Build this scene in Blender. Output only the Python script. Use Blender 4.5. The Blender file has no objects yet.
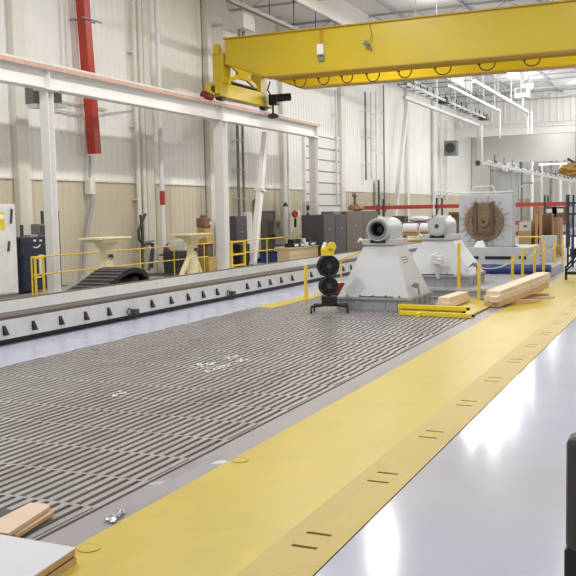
import bpy, bmesh, math, random
from mathutils import Vector, Matrix
random.seed(7)
SC = bpy.context.scene
COL = SC.collection
PI = math.pi

# ------------------------------------------------------------------ camera
H, F = 2.0, 890.0
Yc = Vector((402, 83, -890)).normalized()
Xc = Vector((1988, -38, 890)); Xc = (Xc - Yc * Xc.dot(Yc)).normalized()
Zc = Xc.cross(Yc)
R = Matrix((Xc, Yc, Zc))
cam_d = bpy.data.cameras.new('camera'); cam = bpy.data.objects.new('camera', cam_d); COL.objects.link(cam)
cam_d.sensor_width = 36; cam_d.lens = 36 * F / 576; cam_d.clip_end = 400
cam.matrix_world = Matrix.Translation((0, 0, H)) @ R.to_4x4()
SC.camera = cam

def at(px, py, X=None, Y=None, Z=None):
    """world point seen at a pixel of the photograph, on the plane X=, Y= or Z="""
    d = R @ Vector((px - 288, 288 - py, -F))
    if X is not None: t = X / d.x
    elif Y is not None: t = Y / d.y
    else: t = (Z - H) / d.z
    return Vector((d.x * t, d.y * t, H + d.z * t))

# ------------------------------------------------------------------ materials
def lin(c):
    return tuple(((v / 12.92) if v <= 0.04045 else ((v + 0.055) / 1.055) ** 2.4) for v in [x / 255 for x in c])

def mat(name, rgb, rough=0.5, metal=0.0, var=0.06, scale=6.0, bump=0.0, bscale=60.0, spec=0.5, emit=0.0, rvar=0.08):
    m = bpy.data.materials.new(name); m.use_nodes = True
    nt = m.node_tree; b = nt.nodes['Principled BSDF']
    c = lin(rgb)
    tc = nt.nodes.new('ShaderNodeTexCoord')
    nz = nt.nodes.new('ShaderNodeTexNoise'); nz.inputs['Scale'].default_value = scale; nz.inputs['Detail'].default_value = 5
    nt.links.new(tc.outputs['Object'], nz.inputs['Vector'])
    rp = nt.nodes.new('ShaderNodeValToRGB')
    rp.color_ramp.elements[0].position = .3; rp.color_ramp.elements[1].position = .7
    rp.color_ramp.elements[0].color = (*[max(0, v * (1 - var)) for v in c], 1)
    rp.color_ramp.elements[1].color = (*[min(1, v * (1 + var)) for v in c], 1)
    nt.links.new(nz.outputs['Fac'], rp.inputs['Fac']); nt.links.new(rp.outputs['Color'], b.inputs['Base Color'])
    mr = nt.nodes.new('ShaderNodeMapRange')
    mr.inputs['To Min'].default_value = max(.02, rough - rvar); mr.inputs['To Max'].default_value = min(1, rough + rvar)
    nt.links.new(nz.outputs['Fac'], mr.inputs['Value']); nt.links.new(mr.outputs['Result'], b.inputs['Roughness'])
    b.inputs['Metallic'].default_value = metal
    b.inputs['Specular IOR Level'].default_value = spec
    if bump:
        n2 = nt.nodes.new('ShaderNodeTexNoise'); n2.inputs['Scale'].default_value = bscale; n2.inputs['Detail'].default_value = 3
        nt.links.new(tc.outputs['Object'], n2.inputs['Vector'])
        bp = nt.nodes.new('ShaderNodeBump'); bp.inputs['Strength'].default_value = bump; bp.inputs['Distance'].default_value = .01
        nt.links.new(n2.outputs['Fac'], bp.inputs['Height']); nt.links.new(bp.outputs['Normal'], b.inputs['Normal'])
    if emit:
        b.inputs['Emission Color'].default_value = (*c, 1); b.inputs['Emission Strength'].default_value = emit
    return m

def wall_mat(name, top, low, z):
    m = mat(name, top, .55, var=.03, scale=.7)
    nt = m.node_tree; b = nt.nodes['Principled BSDF']
    src = b.inputs['Base Color'].links[0].from_socket
    g = nt.nodes.new('ShaderNodeNewGeometry'); s = nt.nodes.new('ShaderNodeSeparateXYZ')
    nt.links.new(g.outputs['Position'], s.inputs['Vector'])
    mt = nt.nodes.new('ShaderNodeMath'); mt.operation = 'LESS_THAN'; mt.inputs[1].default_value = z
    nt.links.new(s.outputs['Z'], mt.inputs[0])
    mx = nt.nodes.new('ShaderNodeMix'); mx.data_type = 'RGBA'
    nt.links.new(mt.outputs[0], mx.inputs[0]); nt.links.new(src, mx.inputs[6]); mx.inputs[7].default_value = (*lin(low), 1)
    nt.links.new(mx.outputs[2], b.inputs['Base Color'])
    return m

def scuffed(name, base, stain, rough, scale=1.3, amount=.5, stretch=(1, .25, 1), bump=0, bscale=60, spec=.5, metal=0):
    """painted or machined floor with worn patches of their own shape"""
    m = mat(name, base, rough, var=.05, scale=3, bump=bump, bscale=bscale, spec=spec, metal=metal)
    nt = m.node_tree; b = nt.nodes['Principled BSDF']
    src = b.inputs['Base Color'].links[0].from_socket
    tc = nt.nodes.new('ShaderNodeTexCoord'); mp = nt.nodes.new('ShaderNodeMapping'); mp.inputs['Scale'].default_value = stretch
    nz = nt.nodes.new('ShaderNodeTexNoise'); nz.inputs['Scale'].default_value = scale; nz.inputs['Detail'].default_value = 8; nz.inputs['Roughness'].default_value = .65
    nt.links.new(tc.outputs['Object'], mp.inputs['Vector']); nt.links.new(mp.outputs[0], nz.inputs['Vector'])
    rp = nt.nodes.new('ShaderNodeValToRGB'); rp.color_ramp.elements[0].position = .5; rp.color_ramp.elements[1].position = .72
    rp.color_ramp.elements[0].color = (0, 0, 0, 1); rp.color_ramp.elements[1].color = (amount, amount, amount, 1)
    nt.links.new(nz.outputs['Fac'], rp.inputs['Fac'])
    mx = nt.nodes.new('ShaderNodeMix'); mx.data_type = 'RGBA'
    nt.links.new(rp.outputs['Color'], mx.inputs[0]); nt.links.new(src, mx.inputs[6]); mx.inputs[7].default_value = (*lin(stain), 1)
    nt.links.new(mx.outputs[2], b.inputs['Base Color'])
    return m

M = {}
M['floor'] = mat('painted floor', (184, 186, 200), .13, var=.02, scale=1.2, rvar=.03, spec=.32)
M['strip'] = mat('painted strip', (178, 180, 196), .25, var=.03, scale=2)
M['conc'] = mat('shop floor', (165, 163, 165), .35, var=.05)
M['yellow_floor'] = scuffed('yellow floor paint', (196, 174, 66), (180, 158, 64), .36, scale=2.2, amount=.45, stretch=(1, .6, 1))
M['yellow_plate'] = scuffed('yellow tread plate', (194, 170, 90), (178, 154, 86), .42, scale=3, amount=.5, bump=.6, bscale=55)
M['void'] = mat('dark void', (32, 28, 24), .9)
M['border'] = scuffed('bed border', (152, 146, 148), (118, 110, 112), .38, scale=4, amount=.6)
M['slat'] = scuffed('bed plate iron', (176, 172, 170), (146, 136, 132), .30, scale=1.1, amount=.6, metal=.35)
M['pit'] = mat('slot bottom', (112, 107, 102), .6, var=.12)
M['wall'] = wall_mat('ribbed wall', (242, 241, 235), (206, 197, 174), 3.1)
M['wall_white'] = mat('white wall', (232, 231, 226), .55, var=.03)
M['wall_grey'] = mat('grey wall', (214, 213, 208), .6, var=.04, scale=.6)
M['ceiling'] = mat('ceiling deck', (222, 222, 220), .6, var=.05)
M['cream'] = mat('cream steel', (228, 225, 215), .45, var=.03)
M['white'] = mat('white paint', (236, 235, 232), .38, var=.02)
M['white2'] = mat('white paint worn', (222, 222, 220), .42, var=.06, scale=4)
M['crane'] = mat('crane yellow', (206, 180, 38), .36, var=.03, scale=1)
M['crane_dark'] = mat('crane yellow flange', (190, 154, 40), .45, var=.04)
M['pink'] = mat('rusty pink bar', (206, 168, 150), .5, var=.12)
M['grey'] = mat('machine grey', (192, 193, 195), .36, var=.03, scale=3)
M['grey2'] = mat('machine grey dull', (166, 168, 172), .45, var=.06)
M['mid'] = mat('mid grey', (130, 130, 130), .5, var=.06)
M['dark'] = mat('dark grey', (66, 65, 64), .5, var=.08)
M['cab'] = mat('cabinet charcoal', (82, 80, 80), .45, var=.04)
M['cab2'] = mat('cabinet taupe', (102, 98, 87), .45, var=.04)
M['black'] = mat('black', (26, 25, 25), .42, var=.1)
M['rubber'] = mat('black rubber', (34, 33, 33), .55, var=.15)
M['railcap'] = mat('rail cap brown', (98, 88, 80), .45, var=.15, scale=5)
M['yellow'] = mat('safety yellow', (228, 194, 66), .42, var=.04)
M['bright'] = mat('bright yellow', (240, 216, 48), .4, var=.05)
M['sand'] = mat('cream yellow', (230, 220, 178), .45, var=.06)
M['red'] = mat('red paint', (180, 58, 42), .42, var=.05)
M['rackred'] = mat('rack red', (186, 66, 58), .5, var=.05)
M['navy'] = mat('navy', (34, 42, 66), .4, var=.08)
M['rackblue'] = mat('rack blue', (42, 52, 78), .45, var=.08)
M['blue'] = mat('blue tarp', (38, 62, 130), .45, var=.18, scale=12, bump=.5, bscale=14)
M['brown'] = mat('rust brown', (134, 112, 86), .6, var=.16, scale=8)
M['brown2'] = mat('dark brown', (98, 80, 62), .65, var=.15, scale=8)
M['card'] = mat('cardboard', (166, 134, 104), .75, var=.08)
M['card2'] = mat('brown cardboard', (128, 98, 74), .75, var=.1)
M['mustard'] = mat('mustard', (180, 146, 76), .55, var=.12)
M['tan'] = mat('tan panel', (196, 176, 136), .6, var=.05)
M['pine'] = mat('pine', (230, 210, 184), .6, var=.1, scale=7)
M['pine2'] = mat('pine aged', (214, 176, 132), .65, var=.12, scale=7)
M['ply'] = mat('plywood edge', (204, 168, 124), .65, var=.1, scale=20)
M['board'] = mat('tan board', (214, 190, 168), .6, var=.04)
M['lam'] = mat('white laminate', (210, 211, 216), .35, var=.01, rvar=0)
M['foil'] = mat('crumpled foil', (226, 227, 230), .25, metal=.6, var=.1)
M['steel'] = mat('bright steel', (178, 178, 178), .35, metal=.6)
M['sticker'] = mat('yellow sticker', (224, 200, 60), .5, var=.1)
M['rope'] = mat('pale chain', (224, 208, 130), .6)
M['paper'] = mat('white paper', (238, 238, 236), .6, var=.01)
M['wrap'] = mat('white wrap', (240, 240, 240), .35, var=.03)
M['curtain'] = mat('grey curtain', (196, 196, 192), .5, var=.05)
M['burlap'] = mat('tan bundle', (168, 134, 72), .8, var=.2, scale=18)
M['maroon'] = mat('maroon', (120, 34, 34), .55)
M['lens'] = mat('lamp lens', (255, 252, 244), .5, emit=30, var=0)
M['tube'] = mat('tube lamp', (255, 253, 248), .5, emit=6, var=0)

# ------------------------------------------------------------------ mesh helper
class MB:
    def __init__(s): s.bm = bmesh.new()
    def _new(s, vs, fs, smooth=False):
        bv = [s.bm.verts.new(v) for v in vs]
        for f in fs:
            try:
                fc = s.bm.faces.new([bv[i] for i in f]); fc.smooth = smooth
            except ValueError: pass
        return bv
    def box(s, x0, x1, y0, y1, z0, z1, bev=0):
        vs = [(x, y, z) for x in (x0, x1) for y in (y0, y1) for z in (z0, z1)]
        bv = s._new(vs, [(0, 1, 3, 2), (4, 6, 7, 5), (0, 4, 5, 1), (2, 3, 7, 6), (0, 2, 6, 4), (1, 5, 7, 3)])
        if bev:
            es = {e for v in bv for e in v.link_edges}
            bmesh.ops.bevel(s.bm, geom=list(es), offset=bev, segments=2, affect='EDGES', profile=.5)
        return s
    def cbox(s, c, sx, sy, sz, bev=0):
        return s.box(c[0] - sx / 2, c[0] + sx / 2, c[1] - sy / 2, c[1] + sy / 2, c[2] - sz / 2, c[2] + sz / 2, bev)
    def hull8(s, bot, top):
        n = len(bot)
        fs = [tuple(range(n))[::-1], tuple(range(n, 2 * n))] + [(i, (i + 1) % n, n + (i + 1) % n, n + i) for i in range(n)]
        s._new(list(bot) + list(top), fs); return s
    def bar(s, a, b, w, h=None, up=(0, 0, 1)):
        """rectangular bar from a to b"""
        h = h or w; a = Vector(a); b = Vector(b); d = (b - a).normalized(); u = Vector(up)
        if abs(d.dot(u)) > .98: u = Vector((0, 1, 0))
        r = d.cross(u).normalized(); u = r.cross(d)
        q = [(-1, -1), (1, -1), (1, 1), (-1, 1)]
        return s.hull8([a + r * i * w / 2 + u * j * h / 2 for i, j in q], [b + r * i * w / 2 + u * j * h / 2 for i, j in q])
    def cyl(s, a, b, r, r2=None, n=14, caps=True):
        a = Vector(a); b = Vector(b); r2 = r if r2 is None else r2
        d = (b - a).normalized(); u = Vector((0, 0, 1)) if abs(d.z) < .9 else Vector((1, 0, 0))
        p = d.cross(u).normalized(); q = p.cross(d)
        A = [a + (p * math.cos(2 * PI * i / n) + q * math.sin(2 * PI * i / n)) * r for i in range(n)]
        B = [b + (p * math.cos(2 * PI * i / n) + q * math.sin(2 * PI * i / n)) * r2 for i in range(n)]
        s._new(A + B, [(i, (i + 1) % n, n + (i + 1) % n, n + i) for i in range(n)], True)
        if caps: s._new(A, [tuple(range(n))]); s._new(B, [tuple(range(n))[::-1]])
        return s
    def tube(s, pts, r, n=8):
        pts = [Vector(p) for p in pts]; rings = []
        u = None
        for i, p in enumerate(pts):
            d = (pts[min(i + 1, len(pts) - 1)] - pts[max(i - 1, 0)]).normalized()
            if u is None: u = d.cross(Vector((0, 0, 1)) if abs(d.z) < .9 else Vector((1, 0, 0))).normalized()
            u = (u - d * u.dot(d)).normalized(); v = d.cross(u)
            rings.append([p + (u * math.cos(2 * PI * k / n) + v * math.sin(2 * PI * k / n)) * r for k in range(n)])
        vs = [v for rg in rings for v in rg]
        fs = [(i * n + k, i * n + (k + 1) % n, (i + 1) * n + (k + 1) % n, (i + 1) * n + k) for i in range(len(pts) - 1) for k in range(n)]
        s._new(vs, fs, True); s._new(rings[0], [tuple(range(n))[::-1]]); s._new(rings[-1], [tuple(range(n))])
        return s
    def lathe(s, c, axis, prof, n=32):
        """prof: (distance along axis, radius)"""
        c = Vector(c); d = Vector(axis).normalized(); u = Vector((0, 0, 1)) if abs(d.z) < .9 else Vector((1, 0, 0))
        p = d.cross(u).normalized(); q = p.cross(d)
        vs = [c + d * t + (p * math.cos(2 * PI * k / n) + q * math.sin(2 * PI * k / n)) * r for t, r in prof for k in range(n)]
        m = len(prof)
        fs = [(i * n + k, i * n + (k + 1) % n, (i + 1) * n + (k + 1) % n, (i + 1) * n + k) for i in range(m - 1) for k in range(n)]
        s._new(vs, fs); return s
    def torus(s, c, axis, Rr, r, n=28, k=10):
        prof = [(r * math.sin(2 * PI * i / k), Rr + r * math.cos(2 * PI * i / k)) for i in range(k + 1)]
        return s.lathe(c, axis, prof, n)
    def poly(s, pts, dz):
        """horizontal outline extruded down by dz"""
        a = [Vector(p) for p in pts]; return s.hull8([p - Vector((0, 0, dz)) for p in a], a)
    def blob(s, c, sx, sy, sz, jit=.15, sub=3):
        r = bmesh.ops.create_icosphere(s.bm, subdivisions=sub, radius=1)
        for v in r['verts']:
            k = 1 + random.uniform(-jit, jit)
            v.co = Vector((c[0] + v.co.x * sx * k, c[1] + v.co.y * sy * k, c[2] + v.co.z * sz * k))
        return s
    def build(s, name, m, parent=None, **kw):
        bmesh.ops.recalc_face_normals(s.bm, faces=s.bm.faces)
        me = bpy.data.meshes.new(name); s.bm.to_mesh(me); s.bm.free()
        me.materials.append(M[m] if isinstance(m, str) else m)
        o = bpy.data.objects.new(name, me); COL.objects.link(o)
        if parent is not None:
            w = Vector((0, 0, 0)); p = parent
            while p is not None: w += p.location; p = p.parent
            me.transform(Matrix.Translation(-w)); o.parent = parent
        elif me.vertices:
            xs = [v.co for v in me.vertices]
            c = Vector(((min(v.x for v in xs) + max(v.x for v in xs)) / 2, (min(v.y for v in xs) + max(v.y for v in xs)) / 2, min(v.z for v in xs)))
            me.transform(Matrix.Translation(-c)); o.location = c
        for k, v in kw.items(): o[k] = v
        return o

def thing(name, label, cat, loc, group=None):
    o = bpy.data.objects.new(name, None); o.empty_display_size = .2; COL.objects.link(o)
    o.location = loc; o['label'] = label; o['category'] = cat
    if group: o['group'] = group
    return o
def one(mb, name, m, label, cat, group=None):
    o = mb.build(name, m); o['label'] = label; o['category'] = cat
    if group: o['group'] = group
    return o
def struct(mb, name, m):
    return mb.build(name, m, kind='structure')
def dup(root, loc, label=None):
    r = root.copy(); COL.objects.link(r); r.location = loc
    if label: r['label'] = label
    for ch in list(root.children):
        c = ch.copy(); COL.objects.link(c); c.parent = r
        for g in ch.children:
            d = g.copy(); COL.objects.link(d); d.parent = c
    return r

# ================================================================== SETTING
WX, CZ, EY = -17.2, 10.8, 71.0
YL, YM, YR = -3.37, -2.26, -1.86       # walkway left edge, plate edge, right edge
BL, BR = -8.42, -3.65                   # bed plate
struct(MB().box(YR, 11, -4, 110, -.12, 0), 'floor', 'floor')
struct(MB().box(YL, YM, -2, 27.6, -.1, .004), 'floor_walkway', 'yellow_floor')
struct(MB().box(YL, BR - 4, 27.6, 110, -.1, 0).box(BR - 4, YR, 27.6, 110, -.1, -.001), 'floor_back', 'conc')
struct(MB().box(BR, YL, -2, 27.6, -.1, 0), 'floor_border', 'border')
struct(MB().box(-9.75, BL, -2, 45, -.1, 0), 'floor_strip', 'strip')
struct(MB().box(WX, -9.75, -2, 110, -.1, 0).box(-9.75, BR - 4, 45, 110, -.1, 0), 'floor_shop', 'conc')
struct(MB().box(BL, BR, -2, 45, -.12, -.045), 'floor_pit', 'pit')
# tread plate strip with real lifting slots over a sheet coloured near black for their shade
mb = MB(); ys = -2.0
holes = []
k = -4
while True:
    yc = 4.86 + 1.38 * k; k += 1
    if yc > 27: break
    holes += [(yc - .115 - .018, yc - .115 + .018), (yc + .115 - .018, yc + .115 + .018)]
for a, b in holes:
    if a < ys: continue
    mb.box(YM, YR, ys, a, -.02, .006); mb.box(YM, -2.15, a, b, -.02, .006); mb.box(-1.985, YR, a, b, -.02, .006); ys = b
mb.box(YM, YR, ys, 27.6, -.02, .006)
struct(mb, 'floor_tread', 'yellow_plate')
struct(MB().box(YM, YR, -2, 27.6, -.1, -.06).box(YR - .012, YR + .004, -2, 27.6, -.06, .003), 'floor_void', 'void')
# iron bed plate: rows of slots, open between the slats
mb = MB(); pitch = .0995; rl = .645; sl = .046
nb = int((BR - BL - .06) / pitch)
y = 4.9 - 10 * rl
rows = 0
while y < 19.2:
    x = BR - .05
    mb.box(BL, BR - .035, y - .014, y + .014, -.045, -.001)
    for i in range(nb + 1):
        xa = BR - .035 - i * pitch
        off = (rows % 2) * pitch * .35
        lo, hi = xa - (pitch - sl) - off, xa - off
        if lo < BL: continue
        mb.box(lo, hi, y + .014, y + rl - .014, -.045, 0)
    if rows % 2: mb.box(BR - .035 - .018, BR - .035, y + .014, y + rl - .014, -.045, 0)
    y += rl; rows += 1
struct(mb, 'floor_bed', 'slat')
struct(MB().box(BL, BL + .45, 16.9, 24, -.05, .006), 'floor_edge', 'yellow_floor')

# walls
def ribbed(axis, fixed, a, b, z0, z1, pitch=.32, depth=.02, inward=1):
    mb = MB(); pts = []
    n = int((b - a) / pitch)
    for i in range(n):
        t = a + i * pitch
        pts += [(t, 0), (t + pitch * .62, 0), (t + pitch * .72, depth), (t + pitch * .9, depth)]
    pts.append((a + n * pitch, 0))
    vs = []
    for t, d in pts:
        for z in (z0, z1):
            vs.append((fixed + d * inward, t, z) if axis == 'y' else (t, fixed + d * inward, z))
    mb._new(vs, [(2 * i, 2 * i + 2, 2 * i + 3, 2 * i + 1) for i in range(len(pts) - 1)])
    return mb
mb = ribbed('y', WX, 2, 71, 0, CZ); mb.box(WX - .3, WX - .05, 2, 110, 0, CZ)
struct(mb, 'wall_left', 'wall')
struct(MB().box(11, 11.3, -4, 110, 0, CZ), 'wall_right', 'wall_white')
mb = ribbed('x', EY, WX, 11, 8.55, CZ, pitch=.5, depth=.05, inward=-1); mb.box(WX, 11, EY + .06, EY + .3, 8.1, CZ)
struct(mb, 'wall_end', 'wall_white')
struct(MB().box(WX, 11, EY - .15, EY, 7.75, 8.2).box(WX, 11, EY - .3, EY + .1, 8.2, 8.3).box(WX, 11, EY - .35, EY + .1, 7.65, 7.75), 'trim_1', 'white')
# grey wall in the recess with an opening into the next bay
gy = 77.0
p1 = at(503, 170, Y=gy); p2 = at(520, 162, Y=gy)
struct(MB().box(WX, p1.x, gy, gy + .3, 0, 9).box(p1.x, 11, gy, gy + .3, p2.z, 9), 'wall_recess', 'wall_grey')
struct(MB().box(WX, 11, 109.6, 110, 0, 8), 'wall_back', 'wall_white')
struct(MB().box(WX - .3, 11.3, -4, 71.3, CZ, CZ + .2), 'ceiling', 'ceiling')
struct(MB().box(WX - .3, 11.3, 71.3, 110, 8.6, 8.8), 'ceiling_bay', 'ceiling')
# roof joists
n = 2
for i in range(11):
    y = 8 + i * 6.2; mb = MB()
    mb.box(WX, 11, y - .06, y + .06, CZ - .08, CZ).box(WX, 11, y - .05, y + .05, CZ - .62, CZ - .55)
    for k in range(14):
        x = WX + k * 2.0; mb.bar((x, y, CZ - .06), (x + 1, y, CZ - .58), .03).bar((x + 1, y, CZ - .58), (x + 2, y, CZ - .06), .03)
    struct(mb, 'trim_%d' % n, 'grey2'); n += 1
mb = MB()
for i in range(9):
    x = -15 + i * 3; mb.box(x - .04, x + .04, 4, 71, CZ - .12, CZ)
struct(mb, 'trim_%d' % n, 'grey2'); n += 1
# wall columns: flanged frames standing on the wall
for px, w in ((25, .5), (151, .42), (213, .3), (286, .42), (344, .5), (409, .5), (435, .4)):
    c = at(px, 150, X=WX + .25); y = c.y; mb = MB()
    mb.box(WX + .0, WX + .22, y - w / 2, y + w / 2, 0, CZ, .02)
    struct(mb, 'trim_%d' % n, 'cream'); n += 1
# wall girts seen as a thin ledge at the paint line
struct(MB().box(WX, WX + .06, 2, 71, 3.08, 3.13), 'trim_%d' % n, 'cream'); n += 1

# grey man door in the left wall
a = at(262, 213, X=WX + .05); b = at(273.5, 213, X=WX + .05)
fr = struct(MB().box(WX, WX + .1, a.y - .08, a.y, 0, 2.1).box(WX, WX + .1, b.y, b.y + .08, 0, 2.1).box(WX, WX + .1, a.y - .08, b.y + .08, 2.02, 2.1), 'door_1', 'cab2')
MB().box(WX + .02, WX + .06, a.y, b.y, 0, 2.02).build('door_leaf', 'cab2', fr)
MB().cyl((WX + .06, a.y + .12, 1.0), (WX + .13, a.y + .12, 1.0), .03).build('handle', 'steel', fr)
# tall white sectional door with grey seams
a = at(304, 140, X=WX + .06); b = at(340, 140, X=WX + .06)
fr = struct(MB().box(WX, WX + .14, a.y - .12, a.y, 0, 5.9).box(WX, WX + .14, b.y, b.y + .12, 0, 5.9).box(WX, WX + .14, a.y - .12, b.y + .12, 5.8, 5.95), 'door_2', 'white')
mb = MB()
for i in range(10): mb.box(WX + .02, WX + .07, a.y, b.y, i * .58 + .02, i * .58 + .56)
mb.build('door_leaf', 'white', fr)
mb = MB()
for i in range(1, 10): mb.box(WX + .05, WX + .085, a.y, b.y, i * .58 - .03, i * .58 + .03)
mb.build('seam', 'mid', fr)

# ================================================================== RUNWAY AND CRANE
RX = -15.3
rt = thing('crane_runway_beam', 'long white steel runway beam with a pink bar along its top, on white columns', 'beam', (RX, 20, 5.3))
mb = MB().box(RX - .18, RX + .18, 4, 37.2, 5.3, 5.34).box(RX - .18, RX + .18, 4, 37.2, 5.82, 5.86).box(RX - .02, RX + .02, 4, 37.2, 5.34, 5.82)
mb.build('girder', 'white', rt)
MB().box(RX - .22, RX + .22, 4, 37.2, 5.86, 5.89).box(RX + .2, RX + .225, 4, 37.2, 5.78, 5.89).build('cap_channel', 'pink', rt, label='pinkish capping bar')
MB().box(RX - .05, RX + .05, 4, 37.1, 5.89, 5.99).build('rail', 'white2', rt)
for y in (18.8, 28.2, 37.0):
    MB().box(RX - .17, RX + .17, y - .012, y + .012, 5.34, 5.82).build('stiffener', 'white', rt)
labs = ['white steel column nearest the blue tool cabinet', 'white steel column under the yellow crane, beside the dark cabinet', 'white steel column at the end of the runway beam, by the sectional door']
colp = None
for i, y in enumerate((18.85, 28.25, 36.9)):
    if True:
        colp = thing('steel_column', labs[i], 'column', (RX, y, 0), 'runway columns')
        w, d = (.13, .12) if i == 0 else ((.19, .17) if i == 1 else (.16, .14))
        MB().box(RX - w, RX + w, y - d, y - d + .03, .03, 5.28).box(RX - w, RX + w, y + d - .03, y + d, .03, 5.28).box(RX - .015, RX + .015, y - d + .03, y + d - .03, .03, 5.28).build('shaft', 'white', colp)
        MB().box(RX - .3, RX + .3, y - .28, y + .28, 0, .03).build('base_plate', 'white2', colp)
        MB().box(RX - .22, RX + .22, y - .24, y + .24, 5.27, 5.3).build('cap_plate', 'white', colp)
# two grey boxes beside the head of the first column
for px, lab in ((33, 'grey junction box left of the first column head'), (54, 'grey junction box right of the first column head')):
    c = at(px, 95, X=RX - .5)
    t = thing('junction_box', lab, 'junction box', c, 'junction boxes under the runway')
    MB().cbox(c, .3, .3, .5, .02).build('box_body', 'mid', t)
    MB().cbox(c + Vector((.1, 0, -.3)), .3, .34, .1).bar(c + Vector((.1, 0, -.3)), (RX - .1, 18.85, c.z - .3), .08).build('bracket', 'white', t)

cr = thing('bridge_crane', 'yellow double girder bridge crane spanning the hall overhead', 'crane', (RX, 28.2, 6))
def girder(y0, y1, name):
    x0, x1 = -15.0, 11.0
    zt, zb = 8.1, 6.7
    out = [(x0, zt), (x1, zt), (x1, zb), (x0 + 1.55, zb), (x0, 7.28)]
    mb = MB(); mb.hull8([(x, y0 + .06, z) for x, z in out], [(x, y1 - .06, z) for x, z in out])
    g = mb.build(name, 'crane', cr)
    f = MB().box(x0 - .05, x1, y0 - .03, y1 + .03, zt, zt + .04).box(x0 + 1.5, x1, y0 - .02, y1 + .02, zb - .04, zb)
    f.bar((x0 - .02, (y0 + y1) / 2, 7.27), (x0 + 1.52, (y0 + y1) / 2, zb - .02), y1 - y0 + .04, .04)
    f.build('flange', 'crane_dark', g)
    return g
girder(28.15, 28.7, 'near_girder'); girder(31.15, 31.7, 'far_girder')
et = MB().box(RX - .22, RX + .22, 27.95, 32.4, 6.12, 6.62, .02).build('end_truck', 'crane', cr)
for y in (28.35, 31.9): MB().cyl((RX - .12, y, 6.18), (RX + .12, y, 6.18), .19, n=20).build('wheel', 'dark', et)
lg = MB().box(RX - .18, RX + .25, 28.15, 28.7, 6.6, 7.6).box(RX - .18, RX + .25, 31.15, 31.7, 6.6, 7.6).box(RX - .1, RX + .1, 28.1, 31.7, 7.6, 7.95)
lg.box(RX - .16, RX + .02, 28.16, 28.6, 6.62, 7.86)
lg.build('end_post', 'crane', cr)
MB().bar((RX + .1, 28.7, 7.45), (RX + .1, 31.15, 6.75), .09, .16).bar((RX + .1, 28.7, 6.75), (RX + .1, 31.15, 7.45), .09, .16).cbox((RX + .1, 29.92, 7.1), .11, .9, .35).build('cross_brace', 'crane', cr)
MB().box(RX - .2, RX + .2, 28.9, 31.0, 6.7, 6.74).build('walk_plate', 'dark', cr)
c = at(210, 89, X=RX + .05)
b = MB().cbox(c, .2, .34, .34).box(c.x - .1, c.x + .1, c.y, 28.0, 6.2, 6.45).build('buffer_box', 'crane', cr)
MB().cyl(c + Vector((.09, -.02, 0)), c + Vector((.13, -.02, 0)), .09).build('port', 'black', b)
c = at(208, 96.5, X=RX + .05); MB().cyl(c + Vector((0, -.28, 0)), c + Vector((0, .22, 0)), .17, .12, n=18).build('buffer', 'maroon', cr, label='dark red rubber buffer')
c = at(274, 100, X=RX + .5)
mo = MB().cyl(c + Vector((-.1, -.1, .05)), c + Vector((.55, .35, .12)), .15, n=16).cbox(c, .34, .34, .4, .03).build('travel_motor', 'black', cr)
MB().cyl(c + Vector((-.05, 0, -.2)), c + Vector((-.05, 0, -.6)), .04).blob(c + Vector((-.05, 0, -.62)), .22, .2, .1).build('collector_arm', 'dark', mo)
MB().tube([at(270, 82, X=RX + .6), at(267.5, 90, X=RX + .6), c + Vector((-.1, 0, .15))], .03).build('cable', 'black', mo)
# control box and horn on the near web, festoon below
c = at(320.5, 49.5, Y=28.1); bx = MB().cbox(c, .22, .16, .34, .02).build('control_box', 'paper', cr, label='small white control box')
MB().cyl((c.x - .02, c.y + .04, c.z + .15), (c.x - .02, c.y + .04, 8.08), .018).cyl((c.x + .05, c.y + .04, c.z + .15), (c.x + .05, c.y + .04, 8.08), .018).build('conduit', 'crane_dark', bx)
MB().cbox(c + Vector((0, .06, -.28)), .2, .03, .18).build('mount_plate', 'mid', bx)
c = at(367, 44, Y=28.05); bx = MB().cyl(c + Vector((-.08, -.05, .06)), c + Vector((.06, -.02, -.04)), .08, .05).cyl(c + Vector((.04, .06, 0)), c + Vector((.1, .06, -.18)), .035).build('horn', 'mid', cr)
MB().tube([c, c + Vector((.14, .05, .25)), (c.x + .05, c.y + .07, 8.1)], .014).build('wire', 'crane_dark', bx)
tr = MB().box(-13.2, 11, 28.78, 28.84, 6.6, 6.68).build('festoon_track', 'crane_dark', cr)
k = 0
for px, wd, dp in ((300, 12, .3), (323.5, 11, .27), (347, 11, .28), (373, 13, .3), (405, 13, .26), (443, 16, .26), (487, 16, .24), (532, 16, .22)):
    a = at(px - wd / 2, 73, Y=28.8).x; b = at(px + wd / 2, 73, Y=28.8).x
    pts = [(a + (b - a) * (1 - math.cos(PI * i / 14)) / 2, 28.81, 6.62 - dp * math.sin(PI * i / 14) ** .8) for i in range(15)]
    lp = MB().tube(pts, .022).build('festoon_loop', 'brown2', cr)
    MB().cbox((a, 28.81, 6.6), .09, .05, .08).build('trolley', 'dark', lp)

# raking braces
for pa, pb, X, w, lab in (((253, 268), (265.6, 133), -15.4, .2, 'leaning white steel brace beside the grey door'), ):
    a = at(*pa, X=X); b = at(*pb, X=X); a.z = max(a.z, 0)
    t = thing('raking_brace', lab, 'brace', a)
    MB().bar(a, b, w, .26).build('brace_arm', 'white', t)
    MB().bar(a + (b - a) * .55 + Vector((0, 0, 0)), a + (b - a) * .57, .36, .3).build('splice_plate', 'white2', t)
a = at(394, 225, X=WX + .7); b = at(407.5, 100, X=WX + .7)
one(MB().bar((a.x, a.y, a.z), b, .22, .3).bar((a.x, a.y - .4, 0), (a.x, a.y, a.z), .22, .3), 'wall_brace', 'white', 'leaning white brace on the far left wall above the racks', 'brace')

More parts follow.
